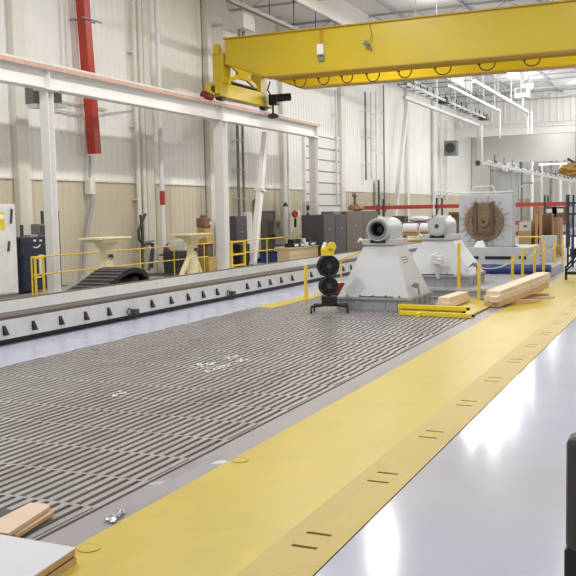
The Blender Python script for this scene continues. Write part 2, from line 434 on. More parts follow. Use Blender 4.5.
# ================================================================== TEST BED RAILS
def bed_rail(x1, x0, name, lab, bolts):
    t = thing(name, lab, 'bed rail', ((x0 + x1) / 2, 20, 0), 'bed rails')
    ye = 43.5; w = x1 - x0
    MB().box(x0 + .05, x1 - .1, 3, ye, 0, .1).build('plinth', 'black', t)  # black colour stands for the shaded gap under the beam
    MB().box(x0, x1, 3, ye, .1, .40).build('beam', 'white2', t)
    ch = .05 if bolts else .018
    cp = MB().box(x0 + .02, x1 - .02, 3, ye, .40, .40 + ch).build('rail_cap', 'railcap', t)
    if bolts:
        MB().box(x0 + .12, x0 + .15, 3, ye, .45, .462).box(x1 - .17, x1 - .14, 3, ye, .45, .462).build('guide_bar', 'mid', cp)
        for px, py in bolts:
            y = at(px, py, X=x1).y
            b = MB().hull8([(x1 - .005, y - .05, .17), (x1 + .07, y - .05, .17), (x1 + .07, y + .03, .17), (x1 - .005, y + .03, .17)],
                           [(x1 - .005, y - .05, .32), (x1 + .02, y - .05, .32), (x1 + .02, y + .0, .32), (x1 - .005, y + .0, .32)]).build('clamp', 'black', t)
    return t
bl = [(5, 335), (34, 330), (61, 325), (86, 321), (109, 316.5), (152, 308), (171, 305), (188, 301.5), (203, 299), (217, 296.5), (247, 291), (259, 288.7), (270, 286.5), (281, 284), (292, 281.5), (311, 278.5), (321, 276.5), (331, 274.5), (343, 272), (351, 270)]
nr = bed_rail(-9.75, -10.28, 'bed_rail', 'long white bed rail with dark clamps, along the grey floor strip', bl)
for px, py in ((133, 312), (231, 293.5)):
    c = at(px, py, X=-9.7)
    b = MB().torus(c + Vector((0, -.12, .02)), (1, 0, 0), .06, .014).cbox(c + Vector((0, .06, 0)), .12, .14, .1).cyl(c + Vector((.02, .05, -.14)), c + Vector((.02, .05, 0)), .02).build('hose_valve', 'dark', nr)
t = bed_rail(-12.0, -12.2, 'bed_rail', 'plain white bed rail along the yellow railing', [])

# ================================================================== PEDESTALS
def frustum(mb, b0, b1, t0, t1):
    return mb.hull8([(b0[0], b0[1], b0[2]), (b1[0], b0[1], b0[2]), (b1[0], b1[1], b0[2]), (b0[0], b1[1], b0[2])],
                    [(t0[0], t0[1], t0[2]), (t1[0], t0[1], t0[2]), (t1[0], t1[1], t0[2]), (t0[0], t1[1], t0[2])])
def pedestal(name, lab, cx, y0, zb, hw, dep, ztop, tw, bear, br, hollow):
    t = thing(name, lab, 'bearing pedestal', (cx, y0 + dep / 2, zb), 'bearing pedestals')
    b = MB().box(cx - hw + .04, cx + hw - .04, y0 + .04, y0 + dep - .04, zb, zb + .03).box(cx - hw, cx + hw, y0, y0 + dep, zb + .22, zb + .27)
    b.box(cx - hw + .1, cx + hw - .1, y0 + .1, y0 + dep - .1, zb + .03, zb + .22)
    for i in range(7):
        x = cx - hw + .06 + i * (2 * hw - .12) / 6; b.box(x - .012, x + .012, y0 + .03, y0 + dep - .03, zb + .02, zb + .23)
    for i in range(5):
        y = y0 + .06 + i * (dep - .12) / 4; b.box(cx - hw + .03, cx + hw - .03, y - .012, y + .012, zb + .02, zb + .23)
    b.build('base_frame', 'grey2', t)
    bt = MB()
    for i in range(5):
        for yy in (y0 + .03, y0 + dep - .03):
            x = cx - hw + .25 + i * (hw * 2 - .5) / 4; bt.cyl((x, yy, zb + .27), (x, yy, zb + .31), .02, n=6)
    bt.build('anchor_bolt', 'mid', t, kind='stuff')
    MB().box(cx - hw * .3, cx + hw * .55, y0 + .003, y0 + .03, zb + .27, zb + .288).build('shim', 'black', t)
    bd = frustum(MB(), (cx - hw + .05, y0 + .04, zb + .27), (cx + hw - .05, y0 + dep - .04), (cx - tw, y0 + dep * .30, ztop - .12), (cx + tw, y0 + dep * .74)).build('body', 'grey', t)
    s = MB().box(cx - tw - .03, cx + tw + .03, y0 + dep * .27, y0 + dep * .78, ztop - .12, ztop, .01).build('saddle', 'grey', t)
    MB().box(cx - tw * .55, cx + tw * .45, y0 + dep * .27 - .006, y0 + dep * .27 + .02, ztop - .075, ztop - .015).build('slot_plate', 'black', s)
    ya, yb = y0 + dep * .22, y0 + dep * .84
    # housing: half round back on a block
    hs = MB().lathe((cx, ya, bear), (0, 1, 0), [(.0, br), (.0, br + .035), (.05, br + .035), (.1, br + .045), (yb - ya - .05, br + .045), (yb - ya, br), (yb - ya, 0)], 36)
    hs.box(cx - br * .95, cx + br * .95, ya + .1, yb - .05, ztop, bear - br * .72, .005).box(cx - br - .04, cx - br * .96, ya + .1, yb - .05, ztop, bear).box(cx + br * .96, cx + br + .04, ya + .1, yb - .05, ztop, bear)
    h = hs.build('bearing_housing', 'grey', t)
    if hollow:
        MB().lathe((cx, ya, bear), (0, 1, 0), [(-.01, br), (-.02, br * .9), (-.012, br * .78), (.02, br * .74), (.02, br * .66)], 36).build('seal_ring', 'mid', h)
        MB().lathe((cx, ya, bear), (0, 1, 0), [(.0, br * .7), (.3, br * .62), (.3, br * .36), (.14, br * .34), (.12, 0)], 30).build('bore', 'dark', h)  # closed cup coloured dark for the shade inside the bore
    else:
        MB().lathe((cx, ya, bear), (0, 1, 0), [(-.012, br), (-.02, br * .9), (-.02, .04)], 36).build('end_cover', 'grey', h)
        MB().lathe((cx, ya, bear), (0, 1, 0), [(-.03, .05), (-.03, .0)], 20).build('centre_hole_shade', 'dark', h)  # flat dark disc, the shade of a hole put into colour
    MB().cyl((cx - .05, ya + .3, bear + br + .03), (cx - .05, ya + .3, bear + br + .08), .03).box(cx - .0, cx + .2, ya + .16, ya + .26, bear + br + .02, bear + br + .06).build('oil_cap', 'white2', h)
    v = MB().tube([(cx - tw - .02, y0 + dep * .3, ztop - .04), (cx - tw - .09, y0 + dep * .3, ztop - .0), (cx - tw - .13, y0 + dep * .3, ztop - .06)], .03).build('drain_pipe', 'white2', t)
    c = Vector((cx + hw - .18, y0 + dep * .35, zb + .42))
    MB().tube([c, c + Vector((.12, -.05, .1)), c + Vector((.2, -.1, .02)), c + Vector((.22, -.1, -.12))], .022).cbox(c + Vector((.16, -.1, .06)), .08, .08, .09).build('lift_lug', 'mid', t)
    return t
cx1 = (at(337, 309, Z=0).x + at(414, 310.5, Z=0).x) / 2
hw1 = (at(414, 310.5, Z=0).x - at(337, 309, Z=0).x) / 2
p1 = pedestal('bearing_pedestal', 'large grey pyramid bearing pedestal with bore coloured dark, beside the reel stand', cx1, 16.95, 0, hw1, 1.65, 1.42, .33, 1.62, .2, True)
# pale plate with lettering on the sloping flank, laid along the flank's own plane
q = Vector((cx1 + .33, 16.95 + .62, 1.3)); e = Vector((cx1 + hw1 - .05, 16.95 + .45, .27))
dd = (e - q); nrm = dd.cross(Vector((0, 1, 0))); nrm = nrm if nrm.x > 0 else -nrm; nrm.normalize()
for k, (t0, wd) in enumerate(((.25, .2), (.30, .22), (.355, .14))):
    c = q + dd * t0 + nrm * .004 + Vector((0, .18, 0))
    MB().bar(c - Vector((0, wd, 0)), c + Vector((0, wd, 0)), .02, .006, up=nrm).build('stencil_mark', 'mid', p1)
SZ = .24
# grey bed slab behind the first pedestal
sl = thing('bed_slab', 'low grey steel slab under the second pedestal', 'slab', (-6, 23, 0))
MB().box(-8.0, -3.66, 19.7, 29.5, 0, SZ, .01).build('deck', 'grey2', sl)
MB().box(-8.05, -3.65, 19.66, 19.7, SZ - .06, SZ - .02).box(-8.05, -3.65, 19.66, 19.7, .02, .05).build('edge_strip', 'grey', sl)
p2 = pedestal('bearing_pedestal', 'grey bearing pedestal with closed end cover, on the low slab behind the first', at(438, 226, Y=20.4).x, 19.95, SZ, .88, 1.6, 1.42, .35, 1.62, .19, False)
c = at(437, 260, Y=19.9)
b = MB().cbox(c, .26, .22, .2, .02).cyl(c + Vector((0, -.02, -.1)), (c.x, 20.0, SZ + .2), .05).build('gauge_box', 'white2', p2)
MB().cyl(c + Vector((-.08, -.12, .12)), c + Vector((.06, -.12, .16)), .02).blob(c + Vector((.08, -.1, .02)), .05, .04, .03).build('gauge', 'wrap', b)
# grey front box
a = at(425, 283, Y=19.75)

# ---------------------------------------------------------------- gear machine
GY = 25.5
a = at(459, 248, Y=GY); b = at(512.5, 193.5, Y=GY); c = at(484.3, 221.5, Y=GY); gr = (at(504, 222, Y=GY).x - at(465, 222, Y=GY).x) / 2
gm = thing('gear_machine', 'square grey machine head with big brown toothed disc', 'machine', ((a.x + b.x) / 2, GY + .5, SZ))
MB().box(a.x, b.x, GY, GY + .5, a.z, b.z, .015).build('face_plate', 'grey', gm)
mb = MB()
for i in range(24):
    th = 2 * PI * i / 24 + .1; r1 = gr * 1.05; r2 = gr * (1.32 if i % 2 else 1.2)
    mb = MB(); p = Vector((math.cos(th), 0, math.sin(th)))
    mb.bar(c + p * r1 + Vector((0, -.01, 0)), c + p * r2 + Vector((0, -.01, 0)), .03, .04, up=(0, 1, 0)); mb.build('clamp_bolt', 'grey2', gm)
d = MB().lathe((c.x, GY, c.z), (0, -1, 0), [(0, gr), (.05, gr), (.07, gr * .96), (.07, gr * .62), (.03, gr * .6), (.03, 0)], 48)
d = d.build('disc', 'brown', gm, label='brown rusty disc')
mb = MB()
for i in range(36):
    th = 2 * PI * i / 36; p = Vector((math.cos(th), 0, math.sin(th)))
    q = Vector((c.x, GY - .07, c.z)) + p * gr * (.84 if i % 2 else .74)
    mb.cyl(q, q - Vector((0, .012, 0)), .022, n=6)
mb.build('bolt_ring', 'brown2', d, kind='stuff')
w = gr * .34
MB().box(c.x - w, c.x + w, GY - .06, GY - .02, c.z - gr * .5, c.z + gr * .95).build('centre_slide', 'brown', d)
MB().box(c.x - w * 1.5, c.x - w, GY - .12, GY - .02, c.z - gr * .5, c.z + gr * 1.0).box(c.x + w, c.x + w * 1.5, GY - .12, GY - .02, c.z - gr * .5, c.z + gr * 1.0).box(c.x - w * 1.5, c.x + w * 1.5, GY - .12, GY - .02, c.z - gr * .66, c.z - gr * .5).build('slide_guide', 'brown2', d)
hb = MB().lathe((c.x, GY - .06, c.z), (0, -1, 0), [(0, gr * .27), (.07, gr * .27), (.08, gr * .22), (.06, gr * .2), (.06, 0)], 30).build('hub', 'brown', d)
MB().cyl((c.x, GY - .12, c.z), (c.x, GY - .15, c.z), .035).build('hub_hole_shade', 'black', hb)  # solid black plug drawn for the shade in a hub hole
# machine bed under it
a2 = at(456, 262, Y=GY - .4); b2 = at(529, 251, Y=GY - .4)
MB().box(a2.x, b2.x, GY - .4, GY + 1.6, SZ, b2.z + .1, .01).build('bed', 'grey', gm)
MB().box(a.x - .05, b.x + .12, GY - .1, GY + .7, b2.z + .1, a.z + .01).build('shade_gap', 'dark', gm)  # dark box filling the shaded gap below the face plate
for px0, px1 in ((471, 478.5), (485, 513), (519, 526)):
    s0 = at(px0, 258, Y=GY - .41); s1 = at(px1, 258, Y=GY - .41)
    MB().box(s0.x, s1.x, GY - .42, GY - .39, s0.z - .03, s0.z + .05).build('bed_slot_shade', 'black', gm)  # raised black bars, slot shade given by colour alone
q = at(481, 245, Y=GY - .2); MB().hull8([(q.x - .18, GY - .35, b2.z + .1), (q.x + .15, GY - .35, b2.z + .1), (q.x + .15, GY - .12, b2.z + .1), (q.x - .18, GY - .12, b2.z + .1)], [(q.x - .1, GY - .3, q.z + .1), (q.x + .06, GY - .3, q.z + .14), (q.x + .06, GY - .15, q.z + .14), (q.x - .1, GY - .15, q.z + .1)]).build('chock', 'white', gm)
q = at(432, 191.5, Y=GY + .3)
MB().tube([(b.x - .05, GY + .3, b.z + .06), (a.x - .1, GY + .3, b.z + .05), (q.x + .3, GY + .3, q.z), (q.x, GY + .3, q.z)], .02).tube([(a.x + .25, GY + .3, b.z + .05), (a.x + .4, GY + .3, b.z + .22), (a.x + .9, GY + .3, b.z + .24), (a.x + 1.0, GY + .3, b.z)], .016).cyl((q.x + .05, GY + .3, SZ), (q.x + .05, GY + .3, q.z), .02).build('lube_pipe', 'white2', gm)
# blue roll on slab
a = at(482, 269.5, Y=24.2); b = at(551, 269, Y=24.2)
rr = thing('blue_roll', 'long blue tarpaulin roll lying on the slab below the gear machine', 'roll', ((a.x + b.x) / 2, 24.2, SZ))
rz = SZ + .135
pts = [(a.x + (b.x - a.x) * i / 18, 24.2, rz) for i in range(19)]
mb = MB(); mb.lathe((a.x, 24.2, rz), (1, 0, 0), [(0, 0), (0, .11)] + [((b.x - a.x) * i / 24, .128 + random.uniform(-.007, .007)) for i in range(25)] + [(b.x - a.x, .11), (b.x - a.x, 0)], 20)
mb.build('tarp', 'blue', rr)
for f in (.03, .5, .97):
    x = a.x + (b.x - a.x) * f; MB().torus((x, 24.2, rz), (1, 0, 0), .128, .01, 20, 6).build('strap', 'navy', rr)

# curtain hung along the lower service rail, seen above the gear machine
e_ = at(478, 125, Y=46.0); s_ = at(482, 163, Y=46.0)
cx_ = s_.x; cz_ = s_.z - .1; y0 = 47.6; y1 = at(519, 172, X=cx_).y
mb = MB(); nU, nV = 60, 8; vs = []
for j in range(nV + 1):
    for i in range(nU + 1):
        u = i / nU; v = j / nV
        vs.append((cx_ + .10 * math.sin(u * 44 + v) + .05 * math.sin(u * 11), y0 + (y1 - y0) * u, .25 + (cz_ - .12 * abs(math.sin(u * 3 * PI)) * v - .25) * v))
fs = [(j * (nU + 1) + i, j * (nU + 1) + i + 1, (j + 1) * (nU + 1) + i + 1, (j + 1) * (nU + 1) + i) for j in range(nV) for i in range(nU)]
mb._new(vs, fs, True); bmesh.ops.solidify(mb.bm, geom=list(mb.bm.faces), thickness=.02)
ct = thing('hanging_curtain', 'pale grey sheet curtain hanging from the overhead rail behind the gear machine', 'curtain', (cx_, (y0 + y1) / 2, .25))
mb.build('sheet', 'curtain', ct)
mb = MB()
for k in range(9):
    y = y0 + (y1 - y0) * k / 8; mb = MB(); mb.cyl((cx_, y, cz_ - .14), (cx_, y, cz_ + .06), .02); mb.build('hook', 'mid', ct)

# ---------------------------------------------------------------- reel stand
c0 = at(329.5, 312.3, Z=0)
rs = thing('reel_stand', 'black wheeled stand with two cable reels, beside the large pedestal', 'reel stand', (c0.x, c0.y, 0))
V = lambda x, y, z: Vector((c0.x + x, c0.y + y, z))
vd = Vector((-c0.x, -c0.y, 0)).normalized(); sd = Vector((vd.y, -vd.x, 0))   # towards the camera / sideways
if sd.x < 0: sd = -sd
S = lambda s, f, z: Vector((c0.x, c0.y, z)) + sd * s + vd * f
MB().cyl(S(0, 0, .12), S(0, 0, 1.2), .035).build('post', 'black', rs)
MB().box(c0.x - .13, c0.x + .13, c0.y - .12, c0.y + .12, .13, .33, .02).build('hub_box', 'black', rs)
for sx, fy in ((-1, .5), (1, .5), (-.85, -.7), (1.0, -.6)):
    e = S(.36 * sx, .32 * fy, .13)
    lg = MB().bar(S(.02 * sx, 0, .16), e, .05, .05).build('leg', 'black', rs)
    MB().cyl(e + Vector((0, 0, -.02)), e - Vector((0, 0, .06)), .02).cyl(e + sd * .02 + Vector((0, 0, -.085)), e - sd * .02 + Vector((0, 0, -.085)), .045).build('caster', 'rubber', lg)
def reel(z, r, rr, off, name):
    ax = (vd * .96 + sd * .25).normalized()
    c = S(off, .1, z)
    w = MB().torus(c, ax, r * .92, rr, 36, 10).torus(c - ax * .12, ax, r * .92, rr, 36, 10).cyl(c - ax * .12, c, r * .55, n=24)
    for k in range(6):
        th = k * PI / 3; u = Vector((0, 0, 1)); v = ax.cross(u).normalized(); p = u * math.cos(th) + v * math.sin(th)
        w.bar(c + p * .03, c + p * r * .9, .035, .02)
    o = w.build(name, 'rubber', rs)
    MB().torus(c - ax * .06, ax, r * .66, r * .16, 30, 10).build('cable_coil', 'black', o)
    MB().cyl(c, c + ax * .06, .05).build('axle', 'dark', o)
reel(.93, .215, .022, 0, 'reel'); reel(.53, .185, .022, .0, 'reel')
# yellow cover on top
q = S(.0, .02, 1.24)
cv = MB().hull8([q + sd * a + vd * b + Vector((0, 0, -.1)) for a, b in ((-.15, .1), (.1, .1), (.1, -.1), (-.15, -.1))], [q + sd * a + vd * b + Vector((0, 0, z)) for a, b, z in ((-.15, .08, .05), (.14, .08, .12), (.14, -.08, .12), (-.15, -.08, .05))])
cv.cyl(q + sd * .06 + vd * .1 + Vector((0, 0, .07)), q + sd * .06 - vd * .12 + Vector((0, 0, .07)), .095, n=10).bar(q - sd * .14 + Vector((0, 0, -.03)), q + sd * .1 + Vector((0, 0, .0)), .2, .1)
o = cv.build('reel_cover', 'bright', rs, label='bright yellow cap with pale spout'); MB().cyl(q - sd * .1 + Vector((0, 0, .05)), q - sd * .06 + Vector((0, 0, .16)), .045, .03).build('spout', 'wrap', o)
pq = [at(332.5, 298, Y=19.0), at(338, 298, Y=19.0), at(346, 282.5, Y=19.0), at(335.5, 283.5, Y=19.0)]
mb = MB(); mb.hull8(pq, [p + Vector((0, .03, 0)) for p in pq]); mb.box(pq[0].x + .02, pq[0].x + .06, 19.0, 19.03, 0, pq[0].z + .1).box(pq[1].x - .06, pq[1].x - .02, 19.0, 19.03, 0, pq[1].z + .1)
one(mb, 'floor_sign', 'maroon', 'dark red leaning panel between the reel stand and the large pedestal', 'panel')

# ---------------------------------------------------------------- bollards with chain
bl = [(306, 299, 265, 0, 'short yellow post by the white bed rail'), (459, 286, 243, SZ, 'yellow post standing in front of the second pedestal'),
      (479, 301.5, 264, 0, 'yellow post beside the small timber stack'), (512.5, 278, 256, SZ, 'yellow post right of the small timber stack end, before the blue roll'),
      (522.5, 277.5, 248, SZ, 'thick yellow post second in the chained row'), (534.5, 276, 246, SZ, 'yellow post third in the chained row'),
      (543.5, 275, 242, SZ, 'yellow post fourth in the chained row'), (555, 271, 240, 0, 'yellow post fifth in the chained row, by the dark rack'),
      (562.5, 270, 237, 0, 'last yellow post of the chained row, against the dark rack')]
tops = []
for px, pb, pt, z, lab in bl:
    c = at(px, pb, Z=z)
    if px == 459: c = at(459, 280, Y=19.82)
    d = math.hypot(c.x, c.y)
    h = at(px, pt, Y=c.y).z - z
    t = thing('safety_post', lab, 'post', (c.x, c.y, z), 'yellow safety posts')
    MB().box(c.x - .08, c.x + .08, c.y - .08, c.y + .08, z, z + .012).build('base_plate', 'yellow', t)
    MB().box(c.x - .032, c.x + .032, c.y - .032, c.y + .032, z + .01, z + h, .006).build('post_tube', 'yellow', t)
    MB().torus((c.x + .045, c.y, z + h - .06), (0, 1, 0), .02, .006, 12, 6).build('chain_eye', 'yellow', t)
    tops.append(Vector((c.x + .045, c.y, z + h - .08)))
chl = ['pale chain sagging between the posts by the timber', 'pale chain sagging across the first gap right of the blue roll end', 'pale chain between the second and third chained posts', 'pale chain between the third and fourth chained posts', 'pale chain between the fourth and fifth chained posts', 'pale chain between the last two chained posts']
for k, (i, j) in enumerate(((2, 3), (3, 4), (4, 5), (5, 6), (6, 7), (7, 8))):
    a, b = tops[i], tops[j]; sg = .16 if k else .1
    pts = [a + (b - a) * (s / 12) - Vector((0, 0, sg * 4 * (s / 12) * (1 - s / 12))) for s in range(13)]
    one(MB().tube(pts, .012, 6), 'safety_chain', 'rope', chl[k], 'chain', 'safety chains')

# yellow plate on the bed by the posts
one(MB().poly([at(432, 306, Z=.03), at(467, 317, Z=.03), at(494, 304, Z=.03), at(470, 297, Z=.03)], .025), 'cover_plate', 'yellow_floor', 'flat yellow cover plate on the bed beneath the small timber stack', 'plate')
# yellow posts lying on the bed
for i, (xa, ya, xb, yb, z, lab) in enumerate(((399, 306, 467, 309, .12, 'yellow tube lying topmost of the floor pile'), (399, 309, 463, 312, .05, 'yellow tube lying in the middle of the floor pile'), (400, 312.5, 472, 316, .045, 'yellow tube with black end, front of the floor pile'))):
    a = at(xa, ya, Z=z); b = at(xb, yb, Z=z)
    t = thing('yellow_tube', lab, 'tube', (a.x, a.y, z - .045), 'yellow tubes on the bed')
    MB().bar(a, b, .085, .075).build('tube_body', 'bright', t)
    MB().bar(b, b + (b - a).normalized() * .05, .05, .05).build('end_cap', 'black', t)
    if i == 2:
        c = a + (b - a) * .28; MB().box(c.x - .05, c.x + .05, c.y - .13, c.y + .02, .0, .06).build('foot', 'bright', t)

# timber
def timber(a, b, w, h, name, m, lab, grp):
    t = one(MB().bar(a, b, w, h), name, m, lab, 'timber', grp); return t
a = at(443, 307, Z=.06); b = at(463, 300, Z=.06)
a = Vector((a.x - .0, a.y, .1)); b = Vector((b.x, b.y, .1))
d = (b - a).normalized(); s = Vector((d.y, -d.x, 0))
labs = ['pale timber on the left of the small stack', 'pale timber on the right of the small stack', 'pale timber lying on top of the small stack']
timber(a - s * .08, b - s * .08, .14, .1, 'timber', 'pine', labs[0], 'small timber stack')
timber(a + s * .08 - d * .1, b + s * .08, .14, .1, 'timber', 'pine', labs[1], 'small timber stack')
timber(a + Vector((0, 0, .1)) + d * .05, b + Vector((0, 0, .1)), .24, .09, 'timber', 'pine', labs[2], 'small timber stack')
# large pile: long beams raised at the far end on blocks
A = at(492, 301.5, Z=.12); B = at(542, 282, Z=.33)
d = (B - A).normalized(); s = Vector((d.y, -d.x, 0)).normalized()
lb = ['long pale timber, left of the tilted top layer', 'long pale timber, right of the tilted top layer', 'long pale timber capping the tilted pile', 'long aged timber underneath the tilted pile, left side', 'long aged timber underneath the tilted pile, right side']
up = Vector((0, 0, 1))
timber(A - s * .09 + up * .06, B - s * .09 + up * .06, .17, .11, 'timber', 'pine', lb[0], 'large timber pile')
timber(A + s * .09 + up * .06 - d * .12, B + s * .09 + up * .06 + d * .06, .17, .11, 'timber', 'pine', lb[1], 'large timber pile')
timber(A + up * .16 + d * .04, B + up * .16 + d * .12, .3, .09, 'timber', 'pine', lb[2], 'large timber pile')
timber(A - s * .09 - up * .05, B - s * .09 - up * .05, .17, .1, 'timber', 'pine2', lb[3], 'large timber pile')
timber(A + s * .1 - up * .05 - d * .05, B + s * .1 - up * .05 - d * .05, .17, .1, 'timber', 'pine2', lb[4], 'large timber pile')
for k, (px, py, L, ang, m, lab) in enumerate(((518, 302, .9, .9, 'pine2', 'short reddish offcut under the raised pile, front one'), (528, 296, .9, 1.15, 'pine2', 'short offcut under the raised pile, poking out to the right'), (537, 297, .8, 1.0, 'pine', 'thin pale offcut lying right of the raised pile'), (538, 290, .6, .1, 'pine2', 'block propping the far end of the raised pile'))):
    c = at(px, py, Z=.04); dv = Vector((math.sin(ang), math.cos(ang), 0)); hh = .08 if k < 2 else (.04 if k == 2 else .1)
    one(MB().bar(Vector((c.x, c.y, hh / 2 + .006)) - dv * L / 2, Vector((c.x, c.y, hh / 2 + .006)) + dv * L / 2, .1, hh), 'timber_offcut', m, lab, 'timber', 'timber offcuts')

# ---------------------------------------------------------------- foreground pieces
tz = .1
q0 = at(76, 547.5, Z=tz); q1 = at(-30, 529, Z=tz); q2 = at(20, 585, Z=tz)
e1 = (q1 - q0); e1.z = 0; e2 = (q2 - q0); e2.z = 0; e2 = e2.normalized() * 1.4; e1 = e1.normalized() * 1.6
def quad(z, i=0): 
    return [Vector((p.x, p.y, z)) for p in (q0 + (e1 + e2).normalized() * i, q0 + e1, q0 + e1 + e2, q0 + e2)]
pt = thing('panel_stack', 'white laminate plywood panel stack at the lower corner, on the yellow walkway', 'panel', (q0.x - .8, q0.y - .6, 0))
MB().poly(quad(tz), .008).build('laminate_top', 'lam', pt)
MB().poly(quad(tz - .008, .004), .034).build('upper_ply', 'ply', pt); MB().poly(quad(tz - .042, .012), .014).build('gap_strip', 'brown2', pt); MB().poly(quad(tz - .056, .0), .049).build('lower_ply', 'ply', pt)
# tan boards on the bed, corner cut off
def board(pix, z, th, lab, m):
    one(MB().poly([at(px, py, Z=z) for px, py in pix], th), 'tan_board', m, lab, 'board', 'tan boards')
board([(-22, 530), (0, 518), (30, 502.5), (46, 503.5), (50, 506), (8, 533.5)], .075, .025, 'upper tan board with a cut corner, on the slotted bed by the white panels', 'board')
board([(-10, 531), (4, 521), (40, 507), (52, 509), (54, 511.5), (16, 535)], .045, .025, 'lower tan board peeking out beneath the upper board', 'ply')
c = at(20, 522, Z=.01); one(MB().box(c.x - .3, c.x, c.y - .05, c.y + .15, 0, .02), 'board_spacer', 'dark', 'dark spacer block under the tan boards', 'block')
# foil scrap
mb = MB(); f0 = [at(103, 522, Z=0), at(113, 525, Z=0), at(127, 513, Z=0), at(124, 511, Z=0)]
vs = []; nU, nV = 10, 5
for j in range(nV + 1):
    for i in range(nU + 1):
        u, v = i / nU, j / nV
        p = f0[0].lerp(f0[3], u).lerp(f0[1].lerp(f0[2], u), v)
        vs.append((p.x + random.uniform(-.008, .008), p.y + random.uniform(-.01, .01), .012 + random.uniform(0, .03) * (.4 + .6 * math.sin(u * PI))))
mb._new(vs, [(j * (nU + 1) + i, j * (nU + 1) + i + 1, (j + 1) * (nU + 1) + i + 1, (j + 1) * (nU + 1) + i) for j in range(nV) for i in range(nU)])
bmesh.ops.solidify(mb.bm, geom=list(mb.bm.faces), thickness=.006)
one(mb, 'foil_scrap', 'foil', 'crumpled silver foil scrap on the grey border beside the yellow walkway', 'scrap')
for k, (px, py, lab) in enumerate(((156, 484, 'small grey clip on the grey border further from the white panels'), (219, 463, 'pale flat chip on the grey border beside the yellow edge'))):
    c = at(px, py, Z=.0)
    one(MB().hull8([(c.x - .05, c.y - .05, .001), (c.x + .04, c.y - .02, .001), (c.x + .05, c.y + .06, .001), (c.x - .03, c.y + .05, .001)], [(c.x - .03, c.y - .03, .012), (c.x + .02, c.y - .01, .02), (c.x + .03, c.y + .04, .015), (c.x - .02, c.y + .03, .008)]), 'chip', 'foil' if k == 0 else 'paper', lab, 'scrap')
for k, (px, py, w) in enumerate(((206, 364, .12), (200, 368, .16), (231, 357, .09), (240, 361, .07), (224, 366, .06), (119, 394, .08), (213, 370, .1))):
    c = at(px, py, Z=0)
    if k == 0: grp = 'white debris on the bed'
    mb = MB()
    for q in range(9): mb.blob((c.x + random.uniform(-w, w) * .8, c.y + random.uniform(-w, w) * 2, .004), .014, .028, .008, .3, 1)
    one(mb, 'debris', 'paper', 'white crumbs scattered on the slotted iron bed', 'debris', grp)['kind'] = 'stuff'
# round plugs in the walkway
for px, py, lab in ((89, 549, 'round yellow plug in the walkway beside the white panels'), (240, 461, 'round yellow plug in the walkway beside the grey border')):
    c = at(px, py, Z=0); one(MB().lathe((c.x, c.y, .004), (0, 0, 1), [(0, .07), (.006, .07), (.009, .062), (.005, .056), (.005, 0)], 28), 'floor_plug', 'yellow_floor', lab, 'plug')
# black post at the right edge
c = at(566.5, 440, Y=3.0)
bp = thing('black_post', 'black rounded post at the right edge of the view, on the pale floor', 'post', (c.x + .09, 3.0, 0))
MB().box(c.x, c.x + .16, 2.95, 3.05, .0, c.z - .35, .012).build('shaft', 'black', bp)
MB().box(c.x + .004, c.x + .165, 2.945, 3.055, c.z - .36, c.z + .02, .022).build('head', 'dark', bp)

# ================================================================== RAILINGS AND LEFT SIDE
def railing(name, lab, pts, posts, h=1.0, rail2=.55, grp='yellow handrails', th=.021):
    t = thing(name, lab, 'railing', (pts[0][0], pts[0][1], 0), grp)
    for z, nm in ((h, 'top_rail'), (rail2, 'mid_rail')):
        MB().tube([(x, y, z) for x, y in pts], th).build(nm, 'yellow', t)
    for x, y in posts:
        MB().cyl((x, y, 0), (x, y, h), th).box(x - .06, x + .06, y - .06, y + .06, 0, .012).build('post', 'yellow', t)
    return t
X0 = -15.05
yl = lambda px, py=250: at(px, py, X=X0).y
railing('handrail', 'yellow pipe handrail in front of the cream jack stands', [(X0, yl(31)), (X0, yl(208))], [(X0, yl(p)) for p in (31, 103, 140, 174, 204)])
gt = thing('yellow_gate', 'small yellow gate frame by the first white column', 'gate', (X0 + .06, yl(40), 0))
for z in (.5, .98): MB().bar((X0 + .08, yl(31), z), (X0 + .08, yl(40.5), z), .04, .04).build('gate_rail', 'yellow', gt)
for px in (32, 40): MB().bar((X0 + .08, yl(px), 0), (X0 + .08, yl(px), 1.0), .045, .045).build('gate_post', 'yellow', gt)
railing('handrail', 'long yellow pipe handrail in front of the dark cabinets', [(X0, yl(245)), (X0, yl(376))], [(X0, yl(p)) for p in (267, 287, 333)])
gt = thing('yellow_gate', 'yellow barred gate between the second column and the long handrail', 'gate', (X0 + .02, yl(240), 0))
for z in (.12, .52, .98): MB().bar((X0, yl(230), z), (X0, yl(245), z), .05, .06).build('gate_rail', 'yellow', gt)
for px in (231.5, 244.5): MB().bar((X0, yl(px), 0), (X0, yl(px), 1.02), .07, .07).build('gate_post', 'yellow', gt)
# diagonal yellow brace into the pedestal
a = at(341, 260, Y=20.5); b = at(361, 252, Y=20.5)
one(MB().bar(a, b, .04).bar(b, (b.x, b.y, 0), .06).bar(a, (a.x, a.y, 0), .03), 'yellow_brace', 'yellow', 'thin sloping yellow rail behind the large pedestal', 'rail')

